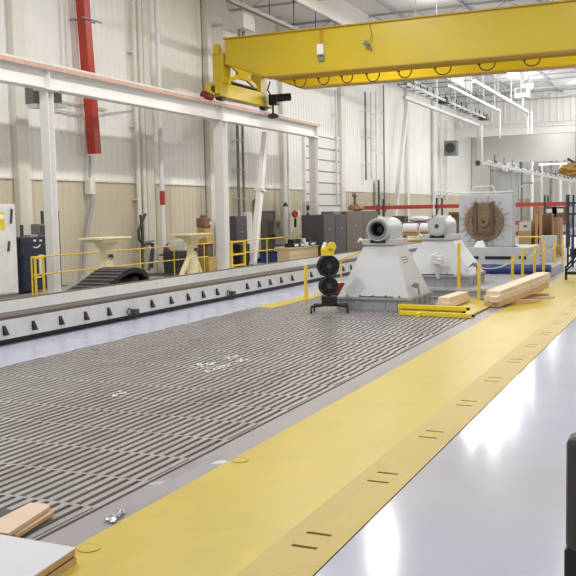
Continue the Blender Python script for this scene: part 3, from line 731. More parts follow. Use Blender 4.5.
# white control cabinet
a = at(19, 297, Z=0); xr = a.x
cb = thing('control_cabinet', 'tall white control cabinet with a yellow sticker, by the blue tool cabinet', 'cabinet', (xr - .4, a.y - .9, 0))
zt = at(19, 204, X=xr).z
yb = a.y; ya = at(-40, 300, X=xr).y
MB().box(xr - .8, xr, ya, yb, .1, zt, .01).build('body', 'white2', cb)
MB().box(xr - .75, xr - .03, ya, yb - .03, 0, .1).build('kick_plate', 'mid', cb)
dr = MB().box(xr, xr + .02, ya + .05, yb - .12, .14, zt - .05, .006).build('door', 'white2', cb)
for px, py, l in ((11, 217, .2), (8.5, 247, .14)):
    c = at(px, py, X=xr + .03); MB().bar(c + Vector((.01, -.02, -l * .8)), c + Vector((.01, .03, l)), .035, .05).build('handle', 'dark', dr)
c0_ = at(2.2, 221, X=xr + .022); MB().box(xr + .02, xr + .026, c0_.y - .1, c0_.y + .09, c0_.z - .22, c0_.z + .22).build('sticker', 'sticker', dr, label='yellow and white warning sticker')
MB().box(xr + .026, xr + .028, c0_.y - .07, c0_.y + .06, c0_.z + .05, c0_.z + .16).build('sticker_panel', 'paper', dr)

# navy tool cabinet with white marks
XN = -15.9
ya = at(22, 270, X=XN).y; yb = at(47, 270, X=XN).y; zt = at(35, 237, X=XN).z
nv = thing('tool_cabinet', 'dark navy tool cabinet with white marks, beside the white control cabinet', 'cabinet', (XN - .4, (ya + yb) / 2, 0))
MB().box(XN - .7, XN, ya, yb, .05, zt, .012).build('body', 'navy', nv)
for i in range(3):
    z0 = .1 + i * (zt - .5) / 3; d = MB().box(XN, XN + .015, ya + .05, yb - .05, z0, z0 + (zt - .5) / 3 - .03).build('drawer', 'navy', nv)
    MB().box(XN + .015, XN + .035, ya + .1, yb - .1, z0 + .15, z0 + .18).build('handle', 'dark', d)
for px in (34.5, 40.5):
    c = at(px, 240.5, X=XN); MB().box(XN, XN + .01, c.y - .05, c.y + .05, c.z - .025, c.z + .025).build('white_mark', 'paper', nv)
c = at(36.5, 246, X=XN)
MB().tube([(XN + .008, c.y - .14, c.z - .02), (XN + .008, c.y - .05, c.z - .045), (XN + .008, c.y + .06, c.z - .03), (XN + .008, c.y + .14, c.z + .03)], .018, 6).build('curved_mark', 'paper', nv)
c = at(41.5, 264, X=XN + .03); one(MB().box(XN + .015, XN + .04, c.y - .1, c.y + .1, c.z - .28, c.z + .25), 'paper_sheet', 'paper', 'white paper sheet fixed on the front of the navy tool cabinet', 'paper')
for px, pt, lab in ((21.5, 225, 'thin black pole between the white and navy cabinets'), (42, 211, 'thin black pole left of the first white column'), (57.5, 211, 'thin dark pole right of the first white column')):
    a = at(px, pt, X=XN - .75)
    one(MB().cyl((a.x, a.y, 0), (a.x, a.y, a.z), .045).box(a.x - .15, a.x + .15, a.y - .12, a.y + .12, 0, .02), 'black_pole', 'dark', lab, 'pole', 'black poles')
c = at(39, 231, X=XN - .3); c.z = zt
t = thing('grey_monitor', 'small grey box unit on top of the navy tool cabinet', 'box', c)
MB().box(c.x - .15, c.x + .15, c.y - .16, c.y + .16, zt, zt + .34, .02).build('case', 'mid', t); MB().box(c.x + .15, c.x + .16, c.y - .13, c.y + .13, zt + .05, zt + .3).build('screen', 'dark', t)
c = at(31, 236, X=XN - .3); one(MB().box(c.x - .1, c.x + .14, c.y - .2, c.y + .12, zt, zt + .06, .01), 'paper_tray', 'grey2', 'flat grey tray on top of the navy tool cabinet', 'tray')

# cable chain arched on its roller
XC = -13.1
cc = thing('cable_chain', 'black ribbed cable carrier arching behind the white bed rail', 'cable carrier', (XC, at(110, 280, X=XC).y, 0))
path = [at(px, py, X=XC) for px, py in ((80, 293), (92, 286), (101, 279), (109, 272.5), (116, 269.2), (123, 268.6), (129, 270.5), (133, 275), (135, 281), (133.5, 287), (129, 291))]
fine = []
for i in range(len(path) - 1):
    for k in range(4): fine.append(path[i].lerp(path[i + 1], k / 4))
fine.append(path[-1])
for i in range(len(fine) - 1):
    a, b = fine[i], fine[i + 1]
    nn = Vector((0, -(b - a).z, (b - a).y)).normalized()
    b2_ = a + (b - a) * .82
    if a.z < .05: continue
    MB().hull8([a + Vector((-.45, 0, 0)) - nn * .08, a + Vector((.45, 0, 0)) - nn * .08, a + Vector((.45, 0, 0)) + nn * .03, a + Vector((-.45, 0, 0)) + nn * .03], [b2_ + Vector((-.45, 0, 0)) - nn * .08, b2_ + Vector((.45, 0, 0)) - nn * .08, b2_ + Vector((.45, 0, 0)) + nn * .03, b2_ + Vector((-.45, 0, 0)) + nn * .03]).build('link', 'rubber', cc)
    if i % 2 == 0: MB().bar(b2_ + nn * .035 - Vector((.45, 0, 0)), b2_ + nn * .035 + Vector((.45, 0, 0)), .035, .02).build('link_bar', 'mid', cc)
for s in (-.4, .4):
    pl = MB().tube([p + Vector((s, 0, -.06)) for p in fine], .05, 6).build('side_band', 'black', cc)
c = at(126, 281, X=XC)
MB().cyl((XC - .3, c.y, .3), (XC + .3, c.y, .3), .16, n=20).build('roller', 'dark', cc)
MB().box(XC - .4, XC + .4, c.y - .5, c.y + .3, 0, .14).build('roller_base', 'white2', cc)

# cream jack stands
def jack(px, pybase, pytop, lab, w, X):
    a = at(px, pybase, X=X); y = a.y; zt = at(px, pytop, X=X).z
    t = thing('jack_stand', lab, 'stand', (X, y, 0), 'cream jack stands')
    hw = w / 2
    MB().box(X - .35, X + .35, y - hw, y + hw, zt - .05, zt, .008).box(X - .3, X + .3, y - hw * .7, y + hw * .7, zt - .13, zt - .05).build('top_plate', 'sand', t)
    MB().hull8([(X - .13, y - .16, .06), (X + .13, y - .16, .06), (X + .13, y + .16, .06), (X - .13, y + .16, .06)], [(X - .1, y - .12, zt - .35), (X + .1, y - .12, zt - .35), (X + .1, y + .12, zt - .35), (X - .1, y + .12, zt - .35)]).hull8([(X - .1, y - .12, zt - .35), (X + .1, y - .12, zt - .35), (X + .1, y + .12, zt - .35), (X - .1, y + .12, zt - .35)], [(X - .2, y - .3, zt - .13), (X + .2, y - .3, zt - .13), (X + .2, y + .3, zt - .13), (X - .2, y + .3, zt - .13)]).build('column', 'sand', t)
    MB().box(X - .4, X + .4, y - .75, y + .55, 0, .08, .01).build('base', 'sand', t)
    for s in (-1, 1): MB().bar((X, y - .7 if s < 0 else y + .5, .1), (X, y + s * .12, .75), .12, .1).build('gusset', 'sand', t)
    MB().cyl((X + .13, y - .02, zt - .5), (X + .2, y - .02, zt - .5), .05).tube([(X + .18, y, zt - .45), (X + .2, y + .03, zt - .52), (X + .18, y - .02, zt - .6)], .02).build('crank', 'dark', t)
jack(107, 280, 237, 'cream jack stand with flat top behind the black cable carrier', 1.45, -14.2)
jack(192.5, 272, 233.5, 'cream jack stand with wide flat top left of the second white column', 1.5, -14.4)
# white box and black machine behind second stand
c = at(185, 262, X=-16.0)
t = thing('workshop_machine', 'dark workshop machine with pale top box behind the cream jack stand', 'machine', (c.x, c.y, 0))
MB().box(-16.5, -15.9, c.y - .6, c.y + .75, 0, .75, .02).build('body', 'dark', t); MB().box(-16.5, -15.9, c.y - .1, c.y + .7, .75, 1.1, .02).build('top_box', 'white2', t); MB().box(-15.9, -15.87, c.y - .5, c.y - .1, .2, .6).build('door', 'black', t)
# tan column machine
c = at(206.5, 268, X=-15.6)
t = thing('column_drill', 'mustard column machine with brown motor head beside the second white column', 'machine', (c.x, c.y, 0))
z1 = at(206, 227, X=-15.6).z; z2 = at(205, 216, X=-15.6).z
MB().box(c.x - .3, c.x + .3, c.y - .35, c.y + .25, 0, .5, .03).build('base', 'mustard', t)
MB().box(c.x - .2, c.x + .2, c.y - .25, c.y + .2, .5, .95, .04).build('gear_case', 'brown2', t)
MB().hull8([(c.x - .25, c.y - .3, .95), (c.x + .25, c.y - .3, .95), (c.x + .25, c.y + .25, .95), (c.x - .25, c.y + .25, .95)], [(c.x - .12, c.y - .32, z1), (c.x + .12, c.y - .32, z1), (c.x + .12, c.y + .12, z1), (c.x - .12, c.y + .12, z1)]).build('column', 'mustard', t)
MB().box(c.x - .18, c.x + .18, c.y - .36, c.y + .1, z1 - .02, z2 - .06, .05).cyl((c.x, c.y - .1, z2 - .08), (c.x, c.y - .1, z2 + .03), .13).build('motor', 'card2', t); MB().cyl((c.x + .17, c.y, z1 + .12), (c.x + .22, c.y + .02, z1 + .12), .05).build('dial', 'paper', t)
# white wall pole with a red band and extinguisher
XP = -16.75
c = at(163.5, 272, X=XP); c2 = at(160.5, 150, X=XP)
pp = thing('striped_pole', 'white pole with a red band standing against the left wall', 'pole', (XP, c.y, 0))
yp = at(163, 220, X=XP).y
MB().cyl((XP, yp, 0), (XP, yp, 9.8), .085).build('tube', 'white', pp)
za = at(162, 205, X=XP).z; zb2 = at(162, 191, X=XP).z; MB().cyl((XP, yp, za), (XP, yp, zb2), .09).build('red_band', 'red', pp, label='red band')
c = at(167, 255, X=XP + .3); ye = c.y
fe = thing('fire_extinguisher', 'red fire extinguisher hanging beside the white striped pole', 'fire extinguisher', (c.x, c.y, c.z - .3))
MB().lathe((c.x, ye, c.z - .34), (0, 0, 1), [(0, 0), (0, .13), (.5, .13), (.58, .08), (.62, .04), (.68, .04), (.68, 0)], 20).build('cylinder', 'maroon', fe)
MB().box(c.x + .125, c.x + .14, ye - .07, ye + .07, c.z - .18, c.z + .02).build('label_plate', 'paper', fe)
MB().bar((c.x, ye, c.z + .36), (c.x, ye + .16, c.z + .42), .03).tube([(c.x, ye - .05, c.z + .32), (c.x, ye - .18, c.z + .25), (c.x, ye - .17, c.z - .1)], .02).build('valve', 'dark', fe)
MB().bar((XP, ye, c.z), (c.x - .12, ye, c.z), .05).build('bracket', 'dark', fe)
c = at(166, 273, X=-16.0); one(MB().box(-16.7, -15.4, c.y - .7, c.y + .6, 0, .015), 'rubber_mat', 'dark', 'flat dark mat on the shop floor below the fire extinguisher', 'mat')
# hose reel frame right of the first stand
XH = -16.7
y0 = at(138, 250, X=XH).y; z0 = at(139, 215, X=XH).z
hs = thing('hose_drop', 'dark cable loops hanging on the left wall above the handrail', 'hose', (XH, y0, 0))
P = lambda px, py: at(px, py, X=XH)
MB().tube([P(145.5, 214), P(142, 222), P(138.5, 231), P(139.5, 240), P(143.5, 245), P(150, 243), P(152.5, 246), P(151, 258), P(149, 270)], .05).build('cable', 'dark', hs)
MB().tube([P(140.5, 215), P(142, 225), P(142.5, 240), P(142, 272)], .05).tube([P(153, 243), P(153.5, 252), P(152, 268)], .04).build('cable', 'dark', hs)
MB().bar(P(142, 242.5), P(154, 241), .06).build('hook_bar', 'mid', hs)

# pipes on the left wall
def wall_pipe(px, pya, pyb, r, m, lab, X=WX + .22, cat='pipe', name='wall_pipe', brk=True, py_ref=None):
    a = at(px[0], pya, X=X); b = at(px[1], pyb, X=X); y = (a.y + b.y) / 2
    t = thing(name, lab, cat, (X, y, max(0, b.z)), 'pipes on the left wall')
    MB().cyl((X, y, max(0, b.z)), (X, y, min(a.z, CZ - .3)), r, n=12).build('tube', m, t)
    if brk:
        n_ = 3
        for k in range(n_):
            z = max(0, b.z) + (min(a.z, CZ - .3) - max(0, b.z)) * (k + .6) / (n_ + .3)
            MB().box(WX + .03, X + .03, y - r - .05, y + r + .05, z - .02, z + .02).build('clip', 'cream', t)
a = at(80, -6, X=WX + .4); b = at(96.5, 154, X=WX + .4)
rp = thing('red_pipe', 'thick red pipe down the left wall, behind the runway beam', 'pipe', (b.x, (a.y + b.y) / 2, b.z))
ym = (a.y + b.y) / 2
MB().bar((b.x, a.y + .1, a.z), (b.x, b.y - .1, b.z), .3, .3).build('tube', 'red', rp)
c = at(85, 20, X=WX + .4); MB().bar((WX + .1, ym - .4, c.z), (WX + .42, ym + .4, c.z), .05).bar((WX + .58, ym - .45, c.z), (WX + .58, ym + .5, c.z), .04).build('clamp', 'mid', rp)
a = at(88, 178, X=WX + .3); b = at(86, 245, X=WX + .3)
t = thing('grey_hose', 'grey conduit snaking down the tan wall below the red pipe', 'pipe', (WX + .3, a.y, 0))
MB().tube([at(90, 156, X=WX + .19), at(90, 186, X=WX + .19)], .04).tube([at(90.5, 183, X=WX + .19), at(92, 205, X=WX + .19), at(88, 226, X=WX + .19), at(85, 250, X=WX + .19), at(83.5, 275, X=WX + .19)], .07).build('tube', 'grey2', t)
MB().cbox(at(90, 186, X=WX + .19), .2, .26, .5).build('coupling', 'cream', t)
wall_pipe((134, 139), 0, 243, .08, 'cream', 'cream wall pipe left of the pair above the cable loops')
wall_pipe((139.5, 145), 0, 243, .08, 'cream', 'cream wall pipe right of the pair above the cable loops')
wall_pipe((203, 204), 0, 215, .025, 'mid', 'thin dark conduit up the wall above the column machine', brk=False)
wall_pipe((238, 238.5), 120, 216, .06, 'mid', 'grey conduit left of the pair above the tall dark cabinet')
wall_pipe((243, 243.5), 120, 216, .05, 'mid', 'grey conduit right of the pair above the tall dark cabinet')
wall_pipe((335.5, 337), 90, 205, .06, 'white2', 'white conduit right beside the sectional door')
wall_pipe((365, 366), 92, 180, .06, 'mid', 'grey conduit above the dark cabinets, first of the group')
wall_pipe((371, 371.5), 92, 180, .07, 'white2', 'white conduit above the dark cabinets, middle of the group')
wall_pipe((376, 376.5), 90, 205, .06, 'white2', 'white conduit next to the thin dark one')
wall_pipe((384, 384), 85, 215, .05, 'mid', 'thin dark conduit rising from behind the large pedestal')
wall_pipe((377.5, 378), 180, 215, .13, 'dark', 'short dark pipe elbow above the tall taupe cabinet', brk=False)
wall_pipe((67, 67), 0, 78, .03, 'white2', 'thin white conduit high on the wall left of the red pipe', brk=False)
wall_pipe((433.5, 434), 100, 200, .12, 'white2', 'white pipe far along the left wall')
wall_pipe((440.5, 441), 105, 200, .08, 'white2', 'thin white pipe at the far corner of the left wall')
wall_pipe((446, 447), 120, 200, .08, 'white2', 'last white pipe by the hanging heater')
a = at(56, 106, X=WX + .5); b = at(108, 110, X=WX + .5)
t = thing('wall_conduit', 'thin white conduit running level below the runway beam by the red pipe', 'pipe', (WX + .5, a.y, a.z))
MB().tube([at(56, 100, X=WX + .1), at(107, 109, X=WX + .1)], .03).tube([at(55, 109, X=WX + .1), at(82, 115, X=WX + .1), at(85, 120, X=WX + .1), at(86.5, 178, X=WX + .1)], .03).tube([at(142, 108, X=WX + .1), at(100, 114, X=WX + .1), at(97, 120, X=WX + .1), at(96.5, 150, X=WX + .1)], .025).build('tube', 'white2', t)

# things along the wall further on
def cab(px0, px1, ptop, X, dep, m, name, lab, seams=1, cat='cabinet'):
    ya = at(px0, 240, X=X).y; yb = at(px1, 240, X=X).y; zt = at((px0 + px1) / 2, ptop, X=X).z
    t = thing(name, lab, cat, (X - dep / 2, (ya + yb) / 2, 0))
    MB().box(X - dep, X, ya, yb, .06, zt, .012).build('body', m, t)
    MB().box(X - dep + .03, X - .03, ya + .03, yb - .03, 0, .06).build('plinth', 'black', t)
    for i in range(seams):
        w = (yb - ya) / seams
        d = MB().box(X, X + .02, ya + i * w + .04, ya + (i + 1) * w - .04, .12, zt - .06, .005).build('door', m, t)
        MB().box(X + .02, X + .05, ya + (i + .5) * w - .1, ya + (i + .5) * w + .1, zt * .66, zt * .66 + .05).build('handle', 'steel', d)
    return t
cab(236, 247, 216, -16.0, .7, 'cab', 'steel_cabinet', 'tall narrow charcoal cabinet right of the second white column')
c = at(249.6, 235, X=-16.0); one(MB().box(-16.15, -16.0, c.y - .2, c.y + .25, 0, 2.05, .01), 'partition_screen', 'white2', 'narrow white panel standing beside the tall narrow charcoal cabinet', 'panel')
c = at(239, 257, X=-15.6)
t = thing('welder_unit', 'black welding unit behind the yellow barred gate', 'machine', (c.x, c.y, 0)); MB().box(-15.95, -15.35, c.y - .35, c.y + .45, .12, .85, .03).build('case', 'black', t); MB().box(-15.35, -15.33, c.y - .2, c.y + .2, .5, .75).build('panel', 'dark', t)
for s in (-.25, .35): MB().cyl((-15.9, c.y + s, .1), (-15.4, c.y + s, .1), .1).build('wheel', 'rubber', t)
# handcart with blue crate by the door
c = at(258, 262, X=-16.2)
t = thing('hand_cart', 'grey low cart near the foot of the leaning brace', 'cart', (c.x, c.y, 0)); MB().box(-16.6, -16.0, c.y - .6, c.y + .7, .14, .2).build('deck', 'mid', t)
for s in (-.5, .6): MB().cyl((-16.55, c.y + s, .08), (-16.05, c.y + s, .08), .08).build('wheel', 'rubber', t)
MB().tube([(-16.3, c.y - .6, .2), (-16.3, c.y - .7, .8), (-16.0, c.y - .7, .85)], .025).build('handle', 'dark', t)
c = at(271, 259, X=-15.4)
t = thing('blue_crate', 'small blue crate near the grey door, behind the handrail', 'crate', (c.x, c.y, 0)); MB().box(-15.75, -15.25, c.y - .3, c.y + .35, .0, .42, .02).build('bin', 'blue', t); MB().box(-15.78, -15.22, c.y - .33, c.y + .38, .4, .45).build('rim', 'rackblue', t)
c = at(280, 258, X=-15.3)
t = thing('white_drum', 'white drum with brown top beside the tan partition', 'drum', (c.x, c.y, 0)); MB().lathe((c.x, c.y, 0), (0, 0, 1), [(0, 0), (0, .24), (.3, .25), (.62, .22), (.62, 0)], 20).build('drum_body', 'white2', t); MB().lathe((c.x, c.y, .62), (0, 0, 1), [(0, .2), (.06, .2), (.1, .1), (.1, 0)], 20).build('lid', 'brown2', t)
# wall box, lamp, red hoist
c = at(275.5, 227, X=WX + .2)
t = thing('wall_panel_box', 'small dark electrical box on the wall right of the grey door', 'electrical box', c); MB().box(WX + .03, WX + .3, c.y - .3, c.y + .3, c.z - .35, c.z + .3, .02).build('case', 'mid', t); MB().box(WX + .3, WX + .31, c.y - .12, c.y + .22, c.z - .05, c.z + .22).build('cover', 'brown2', t)
MB().cyl((WX + .15, c.y, 0), (WX + .15, c.y, c.z - .35), .03).build('conduit', 'mid', t)
c = at(258.5, 205, X=WX + .2); one(MB().cbox(c, .25, .35, .5, .02), 'wall_speaker', 'mid', 'small grey box on the wall above the grey door', 'box')
c = at(284.5, 205, X=WX + .4)
t = thing('wall_lamp', 'thin post with a dark lamp head on the left wall', 'lamp', (c.x, c.y, 0)); MB().cyl((WX + .3, c.y + .1, 0), (WX + .3, c.y + .1, c.z), .045).build('post', 'white2', t); MB().lathe((c.x + .05, c.y, c.z + .12), (0, 0, -1), [(0, .04), (.08, .08), (.18, .14), (.18, 0)], 18).build('shade', 'dark', t)
c = at(295, 214, X=WX + .7)
t = thing('red_hoist', 'red and white hose reel hanging on the wall left of the sectional door', 'hose reel', c)
MB().torus(c, (1, -.4, 0), .11, .07, 24, 8).build('hose_coil', 'red', t); MB().cbox(c + Vector((0, .22, .02)), .22, .2, .28, .03).build('housing', 'paper', t)
MB().cyl(c + Vector((.05, -.1, -.2)), c + Vector((.05, -.1, -.6)), .06).build('nozzle', 'black', t); MB().cyl((c.x - .3, c.y, 0), (c.x - .3, c.y, 6.2), .05).bar((c.x - .3, c.y, c.z), c, .06).build('bracket', 'white2', t)
# tan partition with small machines on top
X = -14.2
ya = at(289, 255, X=X).y; yb = at(318, 255, X=X).y; zt = at(300, 247, X=X).z
tp = thing('tan_partition', 'long tan panelled counter behind the long yellow handrail', 'counter', (X, (ya + yb) / 2, 0))
MB().box(X - .5, X, ya, yb, 0, zt - .04).build('body', 'tan', tp); MB().box(X - .54, X + .04, ya - .03, yb + .03, zt - .04, zt).build('counter_top', 'tan', tp)
MB().box(X, X + .012, ya, yb, zt * .5 - .015, zt * .5 + .015).build('seam', 'ply', tp)
for px, m, lab, w in ((292, 'black', 'black bench tool on the tan counter, first from the door', .3), (298, 'dark', 'dark bench tool with white front in the middle of the tan counter', .25), (302, 'white2', 'white bench unit on the tan counter', .25), (309, 'dark', 'low dark bench machine at the far end of the tan counter', .4)):
    c = at(px, 244, X=X - .25)
    t = thing('bench_tool', lab, 'tool', (c.x, c.y, zt), 'bench tools on the tan counter')
    MB().box(c.x - .2, c.x + .2, c.y - w, c.y + w, zt, zt + .16, .02).build('base', m, t); MB().box(c.x - .12, c.x + .14, c.y - w * .6, c.y + w * .3, zt + .16, zt + .32, .02).build('head', m, t); MB().box(c.x + .2, c.x + .21, c.y - w * .6, c.y + w * .5, zt + .04, zt + .12).build('label_strip', 'paper', t)
cab(323.5, 346, 214.5, -14.0, 1.0, 'cab', 'machine_cabinet', 'wide charcoal cabinet behind the handrail, left of the taupe one', 2)
cab(346.4, 378, 211, -14.0, 1.0, 'cab2', 'machine_cabinet', 'wide taupe cabinet behind the large pedestal', 2)
zt = at(335, 214.5, X=-14).z; c = at(332, 212, X=-14.5)
one(MB().box(-14.8, -14.2, c.y - .6, c.y + .45, zt, zt + .14, .02), 'grey_case', 'mid', 'low grey case on top of the wide charcoal cabinet', 'case')
zt = at(362, 211, X=-14.0).z; c = at(357, 206, X=-14.4)
t = thing('scrap_bundle', 'tan tangled bundle on top of the taupe cabinet', 'bundle', (c.x, c.y, zt))
MB().blob((c.x, c.y, zt + .18), .3, .55, .2, .25).build('bundle', 'card', t); MB().cyl((c.x, c.y - .3, zt), (c.x, c.y - .3, zt + .75), .06).blob((c.x, c.y - .3, zt + .75), .1, .2, .12, .2, 2).build('stick', 'card2', t)
# electrical panel on the sectional door post
c = at(308.5, 222, X=-15.6)
t = thing('standing_panel', 'white electrical panel with dark switches beside the end column', 'electrical box', (c.x, c.y, 0))
MB().box(c.x - .15, c.x, c.y - .35, c.y + .35, .9, 2.5, .02).build('case', 'white2', t); MB().cyl((c.x - .08, c.y, 0), (c.x - .08, c.y, .9), .05).build('post', 'white2', t)
for z in (2.1, 1.75, 1.35): MB().box(c.x, c.x + .04, c.y - .22, c.y + .05, z, z + .2).build('switch', 'dark', t)

# ================================================================== RACKS AT THE BACK
RY = 46.0
def rz(px, py): return at(px, py, Y=RY).z
z1a = rz(400, 207.2); z2a = rz(420, 223.5)
xs = [at(p, 210, Y=RY).x for p in (345, 383, 438, 516, 525, 546)] 
bays = [(WX + .1, at(384, 207, Y=RY).x, 'first red beam rack bay, against the taupe cabinet'), (at(384, 207, Y=RY).x, at(437, 207, Y=RY).x, 'red beam rack bay above the white rolls'), (at(437, 207, Y=RY).x, at(510, 205, Y=RY).x, 'red beam rack bay mostly behind the gear machine'), (at(510, 205, Y=RY).x, at(545, 205, Y=RY).x, 'red beam rack bay above the wooden crate'), (at(545, 205, Y=RY).x, at(567, 205, Y=RY).x, 'last red beam rack bay, beside the blue rack')]
for i, (xa, xb, lab) in enumerate(bays):
    t = thing('pallet_rack', lab, 'rack', ((xa + xb) / 2, RY, 0), 'red pallet racks')
    for z, hh in ((z1a, .2), (z2a - .05, .2), (.72, .14)):
        if i == 0 and z < 2: continue
        MB().box(xa + .05, xb - .05, RY - .06, RY, z - hh / 2, z + hh / 2).build('beam', 'rackred', t)
        MB().box(xa + .05, xb - .05, RY + 1.0, RY + 1.06, z - hh / 2, z + hh / 2).build('beam', 'rackred', t)
    if i != 0:
        for yy in (RY - .05, RY + 1.05):
            MB().bar((xb, yy, 0), (xb, yy, z1a + .45), .09, .09).build('upright', 'dark', t)
    else:
        MB().bar((xb, RY - .05, 0), (xb, RY - .05, z1a + .45), .11, .11).build('upright', 'dark', t)
    MB().bar((xb, RY, z1a - .3), (xb, RY + 1, z1a + .2), .04).bar((xb, RY, .4), (xb, RY + 1, 1.4), .04).build('side_brace', 'dark', t)
    if i not in (0,):
        MB().box(xa + .08, xb - .08, RY + .02, RY + .98, z2a + .05, z2a + .08).build('deck', 'mid', t)
# white rolls on a yellow stand
YS = 44.2
zr = at(424, 233, Y=YS).z
st = thing('yellow_stand', 'yellow steel stand carrying white rolls between the pedestals', 'stand', (at(424, 240, Y=YS).x, YS, 0))
xa = at(402, 234, Y=YS).x; xb = at(446, 234, Y=YS).x
MB().box(xa, xb, YS - .4, YS + .4, zr - .1, zr).build('top', 'mustard', st)
for x in (xa + .1, (xa + xb) / 2, xb - .1): MB().box(x - .06, x + .06, YS - .35, YS + .35, 0, zr - .1).build('leg', 'yellow', st)
MB().box(xa, xb, YS - .38, YS - .3, zr * .45, zr * .45 + .1).build('brace', 'mustard', st)
for px0, px1, lab in ((404, 418, 'shorter white wrapped roll on the yellow stand'), (421, 446, 'longer white wrapped roll on the yellow stand')):
    a = at(px0, 227, Y=YS); b = at(px1, 227, Y=YS)
    t = thing('white_roll', lab, 'roll', ((a.x + b.x) / 2, YS, zr), 'white rolls')
    MB().cyl((a.x, YS, zr + .25), (b.x, YS, zr + .25), .25, n=24).build('wrap', 'wrap', t); MB().cyl((a.x - .03, YS, zr + .25), (b.x + .03, YS, zr + .25), .06).build('core', 'card', t)
c = at(419, 215, Y=RY + .4)
one(MB().blob((c.x, RY + .5, z2a + .08 + .16), .6, .35, .18, .05), 'white_bag', 'wrap', 'white bag lying on the rack deck above the white rolls', 'bag')
t0 = at(395, 218, Y=RY - .3)
for px, lab in ((440, 'dark grey case on the rack deck behind the second pedestal'), (400, 'dark grey case on the rack deck left of the white bag')):
    c = at(px, 217, Y=RY + .4); one(MB().box(c.x - .35, c.x + .35, RY + .1, RY + .8, z2a + .08, z2a + .42, .03), 'rack_case', 'cab', lab, 'case', 'cases on the rack')
c = at(456, 222, Y=27.5)
one(MB().box(c.x - .12, c.x + .12, 27.4, 27.6, 0, at(456, 213, Y=27.5).z).box(c.x - .2, c.x + .2, 27.35, 27.65, at(456, 215, Y=27.5).z, at(456, 212, Y=27.5).z), 'brown_post', 'brown2', 'brown timber post left of the gear machine head', 'post')

# crates and boxes at the right
def crate(px0, px1, pt, Y, m, name, lab, cat, dep=.9, grp='boxes right of the gear machine'):
    a = at(px0, 230, Y=Y); b = at(px1, 230, Y=Y); z = at((px0 + px1) / 2, pt, Y=Y).z
    t = thing(name, lab, cat, ((a.x + b.x) / 2, Y + dep / 2, 0), grp)
    MB().box(a.x, b.x, Y, Y + dep, .12, z, .01).build('box_body', m, t)
    MB().box(a.x + .02, b.x - .02, Y + .02, Y + .12, 0, .12).box(a.x + .02, b.x - .02, Y + dep - .12, Y + dep - .02, 0, .12).build('skid', 'pine2', t)
    return t, a.x, b.x, z
t, xa, xb, z = crate(518.5, 531.5, 222, 37, 'tan', 'wooden_crate', 'pale wooden crate with a white label, right of the gear machine', 'crate')
MB().box(xa + .03, xb - .02, 36.99, 37.0, z - .36, z - .02).build('label_sheet', 'paper', t); MB().box(xa + .2, xa + .34, 36.98, 36.99, z - .22, z - .12).build('label_mark', 'mid', t)
t, xa, xb, z = crate(532.5, 540, 206, 37.6, 'card', 'cardboard_box', 'tall light brown carton right of the pale crate', 'carton')
t, xa, xb, z = crate(535, 542, 226, 36.8, 'card2', 'cardboard_box', 'short brown carton in front of the tall light brown carton', 'carton', .6)
t, xa, xb, z = crate(542.3, 551, 214, 37.6, 'card2', 'cardboard_box', 'dark brown carton in the middle of the carton row', 'carton')
t, xa, xb, z = crate(551.5, 560, 218, 37.2, 'card', 'cardboard_box', 'light brown carton under the red beam by the blue rack', 'carton')
for k in range(2): MB().box(xa + .05 + k * .2, xa + .1 + k * .2, 37.19, 37.2, .3, z - .1).build('tape', 'tan', t)
for px, pt, pb, lab in ((536.5, 214, 226, 'upright wooden batten left of the pair on the cartons'), (540.7, 214, 226, 'upright wooden batten right of the pair on the cartons')):
    a = at(px, pt, Y=36.7); one(MB().box(a.x - .05, a.x + .05, 36.68, 36.76, 0, a.z), 'wood_batten', 'pine2', lab, 'batten', 'battens at the cartons')
for px, lab in ((550, 'small carton with pale label on the rack over the dark carton'), (561.5, 'small carton with pale label on the rack by the blue rack')):
    c = at(px, 211, Y=RY + .1)
    t = thing('rack_carton', lab, 'carton', (c.x, RY + .5, z2a + .08), 'cartons on the rack'); MB().box(c.x - .45, c.x + .3, RY + .1, RY + .9, z2a + .08, z2a + .75).build('box_body', 'card2', t); MB().box(c.x - .2, c.x + .1, RY + .09, RY + .1, z2a + .45, z2a + .65).build('label_sheet', 'paper', t)
# yellow rail behind the posts
a = at(513, 237, Y=31); b = at(550, 237, Y=31)
t = thing('handrail', 'thin yellow handrail in front of the pale wooden crate', 'railing', (a.x, 31, 0), 'yellow handrails')
MB().cyl(a, (b.x + .1, 31, a.z), .025).cyl((a.x, 31, a.z * .5), (b.x + .1, 31, a.z * .5), .02).build('rail', 'yellow', t)
for x in (a.x + .02, b.x + .1): MB().cyl((x, 31, 0), (x, 31, a.z), .025).build('post', 'yellow', t)
c = at(549, 247, Y=29.8)
t = thing('grey_pedestal_box', 'grey electrical pedestal behind the chained yellow posts', 'electrical box', (c.x, 29.8, 0)); MB().box(c.x - .12, c.x + .12, 29.7, 29.9, 0, at(549, 240, Y=29.8).z - .15).build('stem', 'grey', t); MB().box(c.x - .22, c.x + .25, 29.65, 29.9, at(549, 240, Y=29.8).z - .2, at(549, 237, Y=29.8).z + .05, .01).build('case', 'grey', t)
c = at(538, 262, Y=28.2)
t = thing('chequered_box', 'pale grey box with chequered mesh between the third and fourth chained posts', 'box', (c.x, 28.2, SZ)); zt = at(538, 248, Y=28.2).z; MB().box(c.x - .12, c.x + .12, 28.1, 28.3, SZ, zt).build('case', 'grey', t)
mb = MB()
for i in range(4):
    for j in range(8):
        if (i + j) % 2: mb.box(c.x - .12 + i * .06, c.x - .06 + i * .06, 28.09, 28.1, SZ + j * (zt - SZ) / 8, SZ + (j + 1) * (zt - SZ) / 8)
mb.build('mesh_front', 'mid', t)

